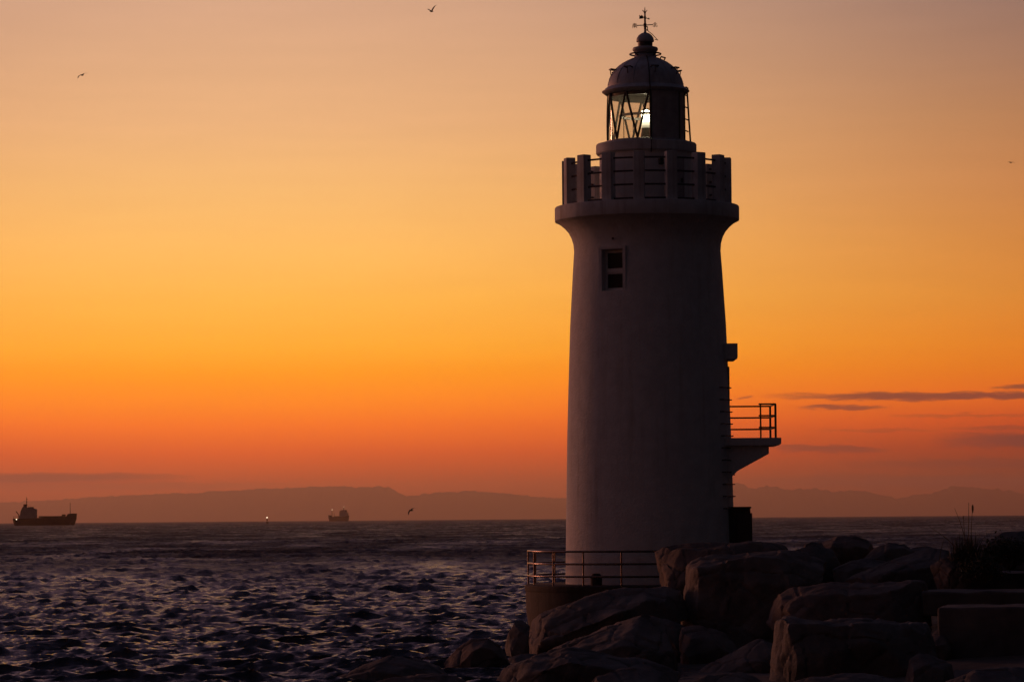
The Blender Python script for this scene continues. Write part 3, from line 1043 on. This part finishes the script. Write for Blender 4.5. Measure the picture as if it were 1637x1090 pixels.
def hull_rock(name, outline, dist, seed, label, thick=None, front=(0.86, 0.72), voxel=None, mi=None, rough=1.0, sink=0.0, shade=None):
    """boulder from the outline of its middle section; front and back sections are smaller, so it is a rounded block"""
    rnd = random.Random(seed)
    c = Vector((0, 0, 0))
    mid = [at(x, y, dist) for x, y in outline]
    for p in mid:
        c += p
    c /= len(mid)
    wid = max(p.x for p in mid) - min(p.x for p in mid)
    hei = max(p.z for p in mid) - min(p.z for p in mid)
    zmin = min(p.z for p in mid)
    t = thick or 0.55 * (wid * hei) ** 0.5 * 1.1
    pts = []
    sx, sz = front
    for p in mid:
        j = lambda s: rnd.uniform(-s, s) * hei
        pts.append(Vector((p.x, dist + rnd.uniform(-.12, .12) * t, p.z)))
        if rnd.random() < 0.3:
            continue
        pts.append(Vector((c.x + (p.x - c.x) * sx + j(.06), dist - t * rnd.uniform(.8, 1.05), zmin + (p.z - zmin) * sz + j(.05))))
        pts.append(Vector((c.x + (p.x - c.x) * .8 + j(.05), dist + t * rnd.uniform(.75, 1.05), zmin + (p.z - zmin) * .86 + j(.05))))
    bm = bmesh.new()
    for p in pts:
        bm.verts.new((p.x - c.x, p.y - dist, p.z - c.z))
    r_ = bmesh.ops.convex_hull(bm, input=bm.verts)
    junk = [g for g in r_['geom_interior'] if isinstance(g, bmesh.types.BMVert)]
    bmesh.ops.delete(bm, geom=junk, context='VERTS')
    me = bpy.data.meshes.new('tmp')
    bm.to_mesh(me)
    bm.free()
    o = bpy.data.objects.new(name, me)
    col.objects.link(o)
    vox = voxel or max(0.03, min(0.07, wid / 60))
    md = o.modifiers.new('r', 'REMESH')
    md.mode = 'VOXEL'
    md.voxel_size = vox
    ms = o.modifiers.new('s', 'SMOOTH')
    ms.factor = 0.5
    ms.iterations = 1
    nm = evaluated(o)
    o.modifiers.clear()
    o.data = nm
    bpy.data.meshes.remove(me)
    nm.name = name
    off = Vector((seed * 7.3, seed * 3.1, seed * 1.7))
    nv = len(nm.vertices)
    co = np.empty(nv * 3, dtype=np.float32)
    no = np.empty(nv * 3, dtype=np.float32)
    nm.vertices.foreach_get('co', co)
    nm.vertices.foreach_get('normal', no)
    co = co.reshape(-1, 3)
    no = no.reshape(-1, 3)
    # flat fracture faces
    cr = np.random.default_rng(seed)
    for _ in range(11):
        nv_ = np.array([cr.normal(0, 0.75), -abs(cr.normal(0.6, 0.6)), cr.normal(0.15, 0.75)])
        nv_ /= np.linalg.norm(nv_)
        h_ = co @ nv_
        over = np.clip(h_ - h_.max() * cr.uniform(0.80, 0.93), 0, None)
        co -= (over[:, None] * nv_[None, :]).astype(np.float32)
    amp = 0.05 * rough * min(1.6, (wid * hei) ** 0.5 / 1.6)
    for i in range(nv):
        p = Vector(co[i].tolist())
        q = p * 1.1 + off
        d = noise.fractal(q, 0.9, 2.2, 5) * amp
        # chipped ledges
        r2 = noise.ridged_multi_fractal(p * 0.55 + off, 1.0, 2.0, 3, 1.0, 2.0) - 1.0
        d -= max(0.0, r2) * amp * 0.5
        dist_, _ = noise.voronoi(p * (1.15 if rough < 1.5 else 2.0) + off)
        gap = dist_[1] - dist_[0]
        if gap < 0.10:
            d -= (1 - gap / 0.10) ** 2 * amp * 0.75
        d += (noise.cell(p * 1.6 + off) - 0.5) * amp * 0.25
        co[i] += no[i] * d
    nm.vertices.foreach_set('co', co.ravel())
    nm.update()
    nm.polygons.foreach_set('use_smooth', np.ones(len(nm.polygons), dtype=bool))
    try:
        nm.set_sharp_from_angle(angle=R(32))
    except Exception:
        pass
    nm.materials.clear()
    nm.materials.append(ROCKS[mi if mi is not None else seed % 3])
    o.location = (c.x, CAM.y + dist, c.z)
    tag(o, label, 'rock', 'boulders piled along the shore')
    return o


BOULDERS = [
    # outline in picture pixels, metres from the camera, seed, label, options
    ([(806, 1034), (812, 1010), (824, 991), (836, 989), (846, 1000), (856, 1040), (850, 1075), (812, 1070)], 82, 1,
     'small dark pointed rock against the left corner of the round platform', dict(mi=1)),
    ([(848, 1052), (844, 1010), (847, 990), (870, 972), (930, 953), (1000, 938), (1070, 934), (1102, 938), (1108, 985), (1020, 1040), (900, 1060)], 79, 2,
     'long pale boulder slanting up to the right below the platform wall', dict(front=(.9, .62), mi=0)),
    ([(820, 1075), (850, 1052), (905, 1027), (960, 1004), (1012, 982), (1040, 976), (1062, 990), (1085, 1050), (1060, 1110), (840, 1110)], 74, 3,
     'second long slanting boulder, just under the pale one below the platform', dict(front=(.9, .66), mi=0)),
    ([(786, 1105), (793, 1076), (800, 1060), (850, 1049), (905, 1034), (960, 1042), (1020, 1050), (1090, 1075), (1100, 1130), (790, 1130)], 68, 4,
     'broad dark boulder at the bottom edge with a reddish left edge', dict(front=(.92, .8), mi=1)),
    ([(688, 1100), (705, 1062), (728, 1034), (752, 1018), (778, 1017), (800, 1030), (818, 1060), (826, 1110), (700, 1120)], 74, 5,
     'hump-shaped dark boulder at the water edge, left of the slanting boulders', dict(front=(.85, .8), mi=2)),
    ([(500, 1104), (540, 1079), (580, 1062), (630, 1048), (668, 1047), (700, 1060), (724, 1082), (730, 1120), (520, 1125)], 71, 6,
     'long low dark rock at the bottom edge, in the water left of the hump-shaped boulder', dict(front=(.9, .75), mi=1)),
    ([(660, 1060), (672, 1046), (690, 1044), (712, 1046), (726, 1052), (730, 1085), (665, 1090)], 77, 7,
     'small jagged dark rock between the long low rock and the hump-shaped boulder', dict(mi=1, rough=2.0)),
    ([(380, 1096), (420, 1084), (462, 1072), (486, 1067), (505, 1074), (522, 1090), (520, 1115), (390, 1115)], 75, 8,
     'low wet rock breaking the water at the bottom edge, leftmost of the shore pile', dict(mi=1)),
    ([(170, 1092), (185, 1082), (200, 1079), (222, 1085), (232, 1100), (175, 1104)], 72, 9,
     'tiny wet rock tip alone in the water at the bottom left', dict(mi=1)),
    ([(-14, 1086), (-4, 1077), (8, 1077), (20, 1088), (22, 1100), (-14, 1100)], 72.5, 10,
     'tiny wet rock tip cut off by the bottom left corner', dict(mi=1)),
    ([(1038, 882), (1052, 874), (1090, 869), (1160, 864), (1215, 863), (1258, 868), (1270, 900), (1240, 945), (1080, 950), (1056, 938)], 85, 11,
     'flat-topped boulder with a lit pointed left end overlapping the platform railing', dict(front=(.95, .88), mi=2)),
    ([(1090, 1010), (1087, 975), (1098, 940), (1096, 905), (1106, 896), (1160, 884), (1230, 879), (1300, 878), (1330, 895), (1335, 960), (1240, 1040), (1110, 1030)], 80, 12,
     'biggest squarish boulder in front of the lighthouse foot, its left edge lit red', dict(front=(.95, .9), mi=0, thick=1.5)),
    ([(1084, 1020), (1090, 1000), (1110, 996), (1160, 1010), (1180, 1040), (1170, 1095), (1090, 1095)], 76, 13,
     'small upright block wedged under the biggest squarish boulder', dict(front=(.95, .93), mi=2)),
    ([(1092, 1094), (1110, 1076), (1150, 1052), (1195, 1026), (1232, 1012), (1260, 1030), (1262, 1110), (1110, 1120)], 71.5, 14,
     'wedge-shaped boulder sloping up to the right at the bottom edge', dict(front=(.9, .62), mi=0)),
    ([(1216, 985), (1217, 968), (1232, 952), (1272, 937), (1340, 931), (1430, 927), (1482, 930), (1500, 975), (1480, 1030), (1260, 1030), (1228, 1003)], 76, 15,
     'large rounded boulder with a blunt lit nose, right of the biggest squarish one', dict(front=(.93, .82), mi=2)),
    ([(1226, 1085), (1234, 1030), (1240, 990), (1256, 984), (1310, 990), (1370, 996), (1440, 990), (1486, 992), (1498, 1030), (1490, 1125), (1232, 1125)], 68, 16,
     'wide block at the bottom edge with a glowing red left face', dict(front=(.96, .93), mi=1, thick=1.3)),
    ([(1345, 932), (1370, 915), (1420, 896), (1470, 879), (1500, 873), (1522, 880), (1528, 930), (1480, 955), (1380, 955)], 83, 17,
     'pale smooth slab of rock tilted up to the right below the grass tuft', dict(front=(.92, .68), mi=1)),
    ([(1304, 880), (1310, 864), (1330, 856), (1368, 855), (1388, 860), (1400, 876), (1400, 915), (1306, 915)], 93, 18,
     'rounded boulder at the back against the sea, midway between cabinet and grass tuft', dict(mi=2)),
    ([(1276, 885), (1284, 870), (1300, 863), (1314, 866), (1322, 884), (1318, 905), (1280, 905)], 91, 19,
     'little dark rock at the back, left of the rounded boulder against the sea', dict(mi=1)),
    ([(1376, 895), (1398, 876), (1422, 867), (1446, 868), (1462, 880), (1470, 915), (1380, 915)], 90, 20,
     'low dark boulder at the back, right of the rounded boulder against the sea', dict(mi=1)),
    ([(1444, 880), (1462, 874), (1480, 872), (1496, 876), (1502, 900), (1446, 900)], 92, 21,
     'thin dark rock sliver at the back, just left of the grass tuft', dict(mi=1)),
    ([(1330, 905), (1352, 893), (1390, 890), (1420, 898), (1430, 925), (1400, 945), (1335, 940)], 86, 22,
     'dark boulder in the hollow behind the large rounded boulder', dict(mi=1)),
    ([(1262, 880), (1300, 868), (1340, 880), (1350, 930), (1270, 940)], 87, 23,
     'dark boulder half hidden behind the biggest squarish boulder', dict(mi=1)),
    ([(1482, 1040), (1490, 1008), (1502, 998), (1512, 1004), (1522, 1035), (1518, 1070), (1486, 1070)], 71, 24,
     'small reddish rock standing between the wide block and the concrete steps', dict(mi=2)),
    ([(1444, 1090), (1452, 1052), (1470, 1042), (1496, 1046), (1520, 1062), (1530, 1120), (1450, 1120)], 65.5, 25,
     'dark rock at the bottom edge in front of the concrete steps', dict(mi=1)),
    ([(1488, 905), (1508, 892), (1540, 886), (1562, 892), (1580, 925), (1560, 950), (1500, 950)], 80, 26,
     'craggy rock directly under the grass tuft', dict(mi=2, rough=1.6)),
    ([(800, 1070), (815, 1050), (840, 1042), (862, 1046), (880, 1075), (870, 1105), (805, 1105)], 75.5, 27,
     'small grey rock between the hump-shaped boulder and the slanting boulders', dict(mi=1)),
    ([(1020, 1002), (1040, 985), (1075, 985), (1098, 1000), (1102, 1060), (1030, 1070)], 77.5, 28,
     'dark rock filling the gap left of the small upright block', dict(mi=1)),
    ([(930, 1112), (950, 1078), (990, 1066), (1040, 1068), (1080, 1082), (1105, 1110), (1100, 1140), (935, 1140)], 63, 30,
     'dark flat rock at the bottom edge in front of the small upright block', dict(mi=1)),
    ([(1080, 1120), (1096, 1090), (1130, 1078), (1185, 1074), (1222, 1084), (1240, 1120), (1230, 1150), (1085, 1150)], 64, 31,
     'low dark rock at the bottom edge left of the glowing red face', dict(mi=0)),
    ([(1230, 1130), (1260, 1085), (1340, 1074), (1430, 1076), (1480, 1092), (1500, 1140), (1490, 1170), (1240, 1170)], 62, 32,
     'dark low boulder at the bottom edge in front of the wide block', dict(mi=1)),
    ([(1490, 1140), (1510, 1086), (1560, 1070), (1640, 1068), (1700, 1090), (1710, 1150), (1500, 1160)], 62.5, 33,
     'dark low boulder in the bottom right corner in front of the concrete steps', dict(mi=1)),
    ([(560, 1118), (600, 1086), (650, 1074), (710, 1076), (760, 1092), (780, 1120), (770, 1150), (570, 1150)], 64.5, 34,
     'dark low boulder at the bottom edge in front of the hump-shaped boulder', dict(mi=2)),
    ([(1566, 885), (1582, 862), (1604, 852), (1650, 848), (1690, 858), (1700, 915), (1570, 915)], 84, 29,
     'dark boulder at the right edge behind the shrub', dict(mi=1)),
]
for outl, dist, seed, lab, kw in BOULDERS:
    hull_rock('boulder', outl, dist, seed, lab, **kw)

# ------------------------------------------------------------------ concrete steps at the right


def slab_block(x0, x1, y0, y1, dist, depth, label, seed):
    a, b_ = at(x0, y1, dist), at(x1, y0, dist)
    cx, cz = (a.x + b_.x) / 2, (a.z + b_.z) / 2
    o = MB().box((0, 0, 0), (b_.x - a.x, depth, b_.z - a.z)).build('concrete_block', 'block', None, bevel=0.05)
    bm = bmesh.new()
    bm.from_mesh(o.data)
    bmesh.ops.subdivide_edges(bm, edges=[e for e in bm.edges if e.calc_length() > 0.4], cuts=8, use_grid_fill=True)
    for v in bm.verts:
        v.co += Vector((1, 1, 1)) * 0.0 + v.normal * 0.035 * noise.fractal(v.co * 1.5 + Vector((seed, 0, 0)), 0.9, 2, 4)
    bm.to_mesh(o.data)
    bm.free()
    o.location = (cx, CAM.y + dist + depth / 2, cz)
    o.rotation_euler.z = R((-6, -5, -11)[seed - 1])
    return tag(o, label, 'step', 'concrete steps at the right edge')


slab_block(1548, 1790, 914, 960, 80, 2.4, 'topmost concrete step at the right edge, below the shrub', 1)
slab_block(1484, 1790, 944, 985, 75, 2.6, 'middle concrete step at the right edge, with a pale left end', 2)
slab_block(1521, 1790, 969, 1130, 70.5, 2.6, 'big lowest concrete block filling the bottom right corner', 3)

# ------------------------------------------------------------------ grass tuft and shrub
g0 = at(1548, 892, 79.5)
tuft = thing('grass_tuft', g0, 'spiky grass tuft with tall dry stalks on the rocks at the right', 'grass tuft')
rnd = random.Random(5)
mb = MB()
for i in range(460):
    a = rnd.uniform(0, 2 * math.pi)
    L = rnd.uniform(0.28, 0.72)
    lean = rnd.uniform(0.05, 1.35)
    bx, by = rnd.gauss(0, .18), rnd.gauss(0, .18)
    d = Vector((math.cos(a), math.sin(a), 0))
    side = Vector((-d.y, d.x, 0)) * rnd.uniform(0.008, 0.016)
    pts = []
    for k in range(5):
        t = k / 4
        an = lean * (0.55 + 0.6 * t)
        pts.append(Vector((bx, by, -0.05)) + d * (math.sin(an) * L * t) + Vector((0, 0, math.cos(min(an, 1.5)) * L * t)))
    vs, fs = [], []
    for k, p in enumerate(pts):
        wv = (1 - (k / 4) ** 1.6) * 1.0 + 0.06
        vs += [p - side * wv, p + side * wv]
    for k in range(4):
        fs.append((2 * k, 2 * k + 1, 2 * k + 3, 2 * k + 2))
    mb.add(vs, fs)
mb.build('blades', 'leaf', tuft)
for (dx, top, hd, ln) in ((0.10, 806, 0.026, 0.20), (0.01, 803, 0.006, 0.05), (-0.12, 824, 0.014, 0.08)):
    p1 = at(1548 + dx * 68, top, 79.5) - g0
    b0 = Vector((dx * .4, 0, 0))
    st = MB().tube([b0, b0.lerp(p1, .5), p1], [0.010, 0.008, 0.005], 5).build('stalk', 'stem', tuft, smooth=True)
    MB().tube([p1 - Vector((0, 0, ln)), p1 - Vector((0, 0, ln * .55)), p1 - Vector((0, 0, ln * .2)), p1], [0.008, hd, hd * .9, 0.004], 6).build('seed_head', 'stem', st, smooth=True)
p1 = at(1526, 812, 79.5) - g0
MB().tube([Vector((-.02, 0, .3)), Vector((-.02, 0, .3)).lerp(p1, .55) + Vector((0, 0, .06)), p1], [0.010, 0.007, 0.004], 5).build('stalk', 'stem', tuft, smooth=True)
p1 = at(1484, 840, 79.5) - g0
MB().tube([Vector((-.1, 0, .1)), Vector((-.1, 0, .1)).lerp(p1, .55) + Vector((0, 0, .04)), p1], [0.012, 0.009, 0.004], 5).build('stalk', 'stem', tuft, smooth=True)


def shrub(px, py, dist, wid, hei, n, label, seed):
    s0 = at(px, py, dist)
    o = thing('shrub', s0, label, 'shrub')
    rnd = random.Random(seed)
    mb, ms = MB(), MB()
    clumps = []
    for i in range(16):
        a = rnd.uniform(0, 2 * math.pi)
        r = rnd.uniform(0.0, 1.0) ** 0.6 * wid / 2
        c = Vector((math.cos(a) * r, math.sin(a) * r * .8, hei * (0.35 + 0.6 * rnd.random() * (1 - (r / wid * 2) ** 2 * .6))))
        clumps.append(c)
        ms.tube([(c.x * .15, c.y * .15, -0.1), (c.x * .6, c.y * .6, c.z * .5), c], [0.02, 0.013, 0.006], 5)
    for i in range(n):
        c = rnd.choice(clumps)
        p = c + Vector((rnd.gauss(0, .14), rnd.gauss(0, .14), rnd.gauss(0, .10)))
        d = Vector((rnd.gauss(0, 1), rnd.gauss(0, 1), rnd.gauss(0.4, .7))).normalized()
        s = d.cross(Vector((rnd.gauss(0, 1), rnd.gauss(0, 1), rnd.gauss(0, 1)))).normalized()
        L, B = rnd.uniform(.05, .10), rnd.uniform(.014, .024)
        mb.add([p - s * B * .4, p + d * L * .5 - s * B, p + d * L, p + d * L * .5 + s * B], [(0, 1, 2, 3)])
    mb.build('crown', 'shrub', o)
    ms.build('stems', 'stem', o, smooth=True)
    return o


shrub(1612, 903, 80, 1.4, 0.55, 4600, 'low dark leafy shrub at the right edge beside the grass tuft', 4)
shrub(1572, 925, 79, 0.9, 0.42, 2200, 'small low shrub among the rocks under the grass tuft', 6)

# ------------------------------------------------------------------ ships


def ship(px, py, dist, length, flip, label, style):
    p = at(px, py, dist)
    p.z = SEA
    o = thing('cargo_ship', p, label, 'ship')
    o.rotation_euler.z = R(8 if not flip else 180 - 14)
    k = length / 98.0                     # metres per picture pixel of the first ship
    L2 = length / 2
    bw = length * 0.15 / 2
    # hull: stations from stern to bow, (x, half breadth at deck, half breadth at water, deck height)
    if style == 1:
        st = [(-49, .75, .35, 11.5), (-46, .95, .6, 11.2), (-38, 1, .9, 11.0), (-12, 1, 1, 11.5), (-10, 1, 1, 12), (20, 1, 1, 13.5), (34, 1, .92, 14.2), (36, .95, .85, 17.8), (44, .62, .35, 18.6), (50.5, .06, .02, 18.4)]
    else:
        st = [(-49, .8, .4, 25), (-44, 1, .8, 24), (-30, 1, 1, 22), (-12, 1, 1, 20), (25, 1, 1, 20), (32, .95, .8, 21), (34, .9, .72, 27), (43, .6, .3, 28), (50, .06, .02, 29)]
    vs, fs = [], []
    for (x, bd, bwt, z) in st:
        xw = x if abs(x) < 40 else x * (0.93 if x < 0 else 0.90)
        vs += [(xw * k, -bw * bwt, -2 * k), (x * k * (.985 if abs(x) > 40 else 1), -bw * (bd + bwt) / 2, z * k * .5), (x * k, -bw * bd, z * k), (x * k, bw * bd, z * k), (x * k * (.985 if abs(x) > 40 else 1), bw * (bd + bwt) / 2, z * k * .5), (xw * k, bw * bwt, -2 * k)]
    for i in range(len(st) - 1):
        for j in range(5):
            fs.append((i * 6 + j, (i + 1) * 6 + j, (i + 1) * 6 + j + 1, i * 6 + j + 1))
    fs.append(tuple(range(6)))
    fs.append(tuple((len(st) - 1) * 6 + j for j in range(6)))
    MB().add(vs, fs).build('hull', 'hull', o)
    if style == 1:
        dh = MB().prism([(-39 * k, 10 * k), (-37 * k, 22 * k), (-34.5 * k, 28 * k), (-33 * k, 30 * k), (-28 * k, 28.6 * k), (-16 * k, 28 * k), (-16 * k, 26.2 * k), (-11.5 * k, 25.6 * k), (-11 * k, 11 * k)], bw * 1.7) \
            .build('deckhouse', 'house', o)
        for i in range(5):
            MB().box(((-13.2 - 0.0) * k + 0.0, (-0.56 + .28 * i) * bw, 23.6 * k), (4.3 * k, bw * .2, 1.6 * k)).build('window', 'pane', dh)
        MB().box((-30 * k, 0, 31 * k), (5 * k, bw * .6, 5 * k)).build('funnel', 'hull', o)
        mm = MB().tube([(-27.5 * k, 0, 27 * k), (-27.5 * k, 0, 44.5 * k)], [.75 * k, .35 * k], 6).box((-27.5 * k, 0, 37 * k), (2.8 * k, bw * .8, .6 * k)).box((-27.2 * k, 0, 41 * k), (3.4 * k, .6 * k, .5 * k)) \
            .tube([(-27.5 * k, 0, 34 * k), (-24 * k, 0, 28 * k)], .3 * k, 5).build('main_mast', 'hull', o)
        MB().box((-20 * k, 0, 28.6 * k), (7 * k, bw * 1.9, 1.0 * k)).build('bridge_roof', 'house', dh)
        MB().tube([(40 * k, 0, 17 * k), (40 * k, 0, 36 * k)], [.6 * k, .3 * k], 6).box((40 * k, 0, 33 * k), (1.6 * k, bw * .3, .3 * k)).build('foremast', 'hull', o)
        MB().tube([(-38.5 * k, 0, 11 * k), (-39.5 * k, 0, 17 * k), (-44 * k, 0, 22.5 * k)], .8 * k, 6).tube([(-40 * k, 0, 17 * k), (-40 * k, 0, 11 * k)], .5 * k, 6).build('stern_crane', 'hull', o)
        MB().box((12 * k, 0, 13.6 * k), (42 * k, bw * 1.4, 2.2 * k)).build('hatch_cover', 'hull', o)
        MB().box((30 * k, 0, 16 * k), (6 * k, bw * 1.2, 2.4 * k)).build('windlass', 'hull', o)
        MB().lathe([(.001, -.75 * k), (.6 * k, -.45 * k), (.75 * k, 0), (.6 * k, .45 * k), (.001, .75 * k)], 10, c=(-43.2 * k, -bw * 1.02, 9.8 * k)).build('stern_lamp', 'shiplight', o)
        MB().tube([(-48 * k, -bw * .7, 11 * k), (-48 * k, -bw * .7, 14 * k), (-40 * k, -bw, 14 * k), (-40 * k, -bw, 11 * k)], .35 * k, 5).build('stern_rail', 'hull', o)
    else:
        dh = MB().prism([(-46 * k, 23 * k), (-44 * k, 40 * k), (-36 * k, 43 * k), (-28 * k, 52 * k), (-12 * k, 50 * k), (-5 * k, 46 * k), (-5 * k, 21 * k)], bw * 1.7).build('deckhouse', 'house', o)
        for i in range(4):
            MB().box((-7 * k, (-0.55 + .36 * i) * bw, 42 * k), (4.6 * k, bw * .24, 3 * k)).build('window', 'pane', dh)
        MB().box((-35 * k, 0, 46 * k), (8 * k, bw * .6, 11 * k)).build('funnel', 'hull', o)
        MB().tube([(-24 * k, 0, 50 * k), (-24 * k, 0, 64 * k)], [1.6 * k, .9 * k], 6).build('main_mast', 'hull', o)
        MB().tube([(32 * k, 0, 24 * k), (32 * k, 0, 51 * k)], [1.4 * k, .7 * k], 6).build('foremast', 'hull', o)
        MB().tube([(22 * k, 0, 20 * k), (22 * k, 0, 38 * k)], [1.2 * k, .6 * k], 6).build('derrick_post', 'hull', o)
        for x, z in ((-24, 66), (32, 53.5)):
            MB().lathe([(.001, -1.1 * k), (.9 * k, -.6 * k), (1.1 * k, 0), (.9 * k, .6 * k), (.001, 1.1 * k)], 10, c=(x * k, 0, z * k)).build('mast_lamp', 'shiplight', o)
        MB().box((8 * k, 0, 21.5 * k), (30 * k, bw * 1.4, 4 * k)).build('hatch_cover', 'hull', o)
    return o


ship(71, 838, 3900, 3900 * 100 / F, False, 'larger dark cargo ship on the left horizon, bow to the right', 1)
ship(541.5, 830, 11500, 11500 * 34 / F, True, 'smaller hazier cargo ship with two mast lights, bow to the left, mid horizon', 2)
bp_ = at(427, 831, 4600)
bp_.z = SEA
bu = thing('light_buoy', bp_, 'tiny lit buoy on the horizon between the two ships', 'buoy')
kb = 4600 / F
MB().lathe([(.001, -1.0), (2.0 * kb, -1.0), (2.1 * kb, 1.8), (1.4 * kb, 2.3), (.001, 2.4)], 14).build('float', 'buoy', bu, smooth=True, angle=40)
mb = MB()
for k in range(4):
    a = R(45 + 90 * k)
    mb.tube([(1.3 * kb * math.cos(a), 1.3 * kb * math.sin(a), 2), (.6 * kb * math.cos(a), .6 * kb * math.sin(a), 8.0 * kb)], .22 * kb, 5)
mb.box((0, 0, 5.2 * kb), (1.6 * kb, 1.6 * kb, 2.6 * kb)).box((0, 0, 8.0 * kb), (1.6 * kb, 1.6 * kb, .4 * kb))
mb.build('tower', 'buoy', bu)
MB().lathe([(.001, 8.4 * kb), (.55 * kb, 8.6 * kb), (.7 * kb, 9.2 * kb), (.55 * kb, 9.8 * kb), (.001, 10.0 * kb)], 12).build('lamp', 'shiplight', bu, smooth=True)

# ------------------------------------------------------------------ gulls


def gull(px, py, dist, span, heading, bank, flap_l, flap_r, label):
    """one mesh: spindle body with head and tail, two bent wings"""
    vs, fs = [], []
    s = span / 1.3
    body = [(-.30, .012, 0), (-.24, .05, .0), (-.14, .055, 0), (0, .075, 0), (.12, .065, .01), (.19, .045, .025), (.235, .05, .03), (.27, .03, .025), (.32, .006, .012)]
    nb = 8
    for (y, r, z) in body:
        flat = 0.35 if y < -.2 else 1.0
        wide = 1.6 if y < -.25 else 1.0
        for k in range(nb):
            a = 2 * math.pi * k / nb
            vs.append(Vector((r * wide * math.cos(a), y, z + r * flat * math.sin(a))) * s)
    for i in range(len(body) - 1):
        for k in range(nb):
            k2 = (k + 1) % nb
            fs.append((i * nb + k, i * nb + k2, (i + 1) * nb + k2, (i + 1) * nb + k))
    fs += [tuple(range(nb)), tuple((len(body) - 1) * nb + k for k in range(nb))]
    for sgn, fl in ((-1, flap_l), (1, flap_r)):
        # wing stations: root, wrist, hand, tip  (out, chord front, chord back, lift)
        sts = [(.03, .13, -.09, .03), (.16, .17, -.07, .07 + .10 * fl), (.32, .17, -.05, .09 + .24 * fl), (.48, .09, -.07, .06 + .42 * fl), (.63, -.06, -.11, -.02 + .56 * fl)]
        b0 = len(vs)
        for (o_, f_, b_, z_) in sts:
            th = .018 * (1 - o_ / .7) + .003
            for (yy, zz) in ((f_, 0), ((f_ * .6 + b_ * .4), th), (b_, 0), ((f_ * .6 + b_ * .4), -th * .4)):
                vs.append(Vector((sgn * o_, yy, z_ + zz)) * s)
        for i in range(len(sts) - 1):
            for k in range(4):
                k2 = (k + 1) % 4
                fs.append((b0 + i * 4 + k, b0 + i * 4 + k2, b0 + (i + 1) * 4 + k2, b0 + (i + 1) * 4 + k))
        fs.append(tuple(b0 + k for k in range(4)))
        fs.append(tuple(b0 + (len(sts) - 1) * 4 + k for k in range(4)))
    o = MB().add(vs, fs).build('gull', 'bird', None, smooth=True, angle=60)
    o.location = at(px, py, dist)
    o.rotation_euler = (R(4), R(bank), R(heading))
    return tag(o, label, 'bird', 'gulls over the bay')


gull(690.0, 18.8, 330, 1.3, 42, -6, 0.45, 1.15, 'gull with raised wings at the top edge, left of the weather vane')
gull(131.5, 120.5, 330, 1.35, 40, -20, -0.25, 0.0, 'gull gliding alone in the upper left sky')
gull(1616, 260, 430, 1.2, 35, 0, 0.02, 0.02, 'distant gull seen end-on near the right edge of the sky')
gull(657.5, 815.5, 340, 1.25, 48, -24, -0.4, -0.05, 'dark gull low over the horizon right of the smaller ship')

# ------------------------------------------------------------------ haze over the bay
HZ = MB().box((0, CAM.y, (SEA - 6 + HAZE_TOP) / 2), (168000, 168000, HAZE_TOP - (SEA - 6))).build('haze')
hm = bpy.data.materials.new('haze_air')
hm.use_nodes = True
t = hm.node_tree
t.nodes.clear()
pv = N(t, 'ShaderNodeVolumePrincipled')
pv.inputs['Color'].default_value = (0.98, 0.75, 0.80, 1)
pv.inputs['Density'].default_value = HAZE_D
pv.inputs['Anisotropy'].default_value = 0.87
ho = N(t, 'ShaderNodeOutputMaterial')
t.links.new(pv.outputs[0], ho.inputs['Volume'])
HZ.data.materials.append(hm)
structure(HZ, 'stuff')
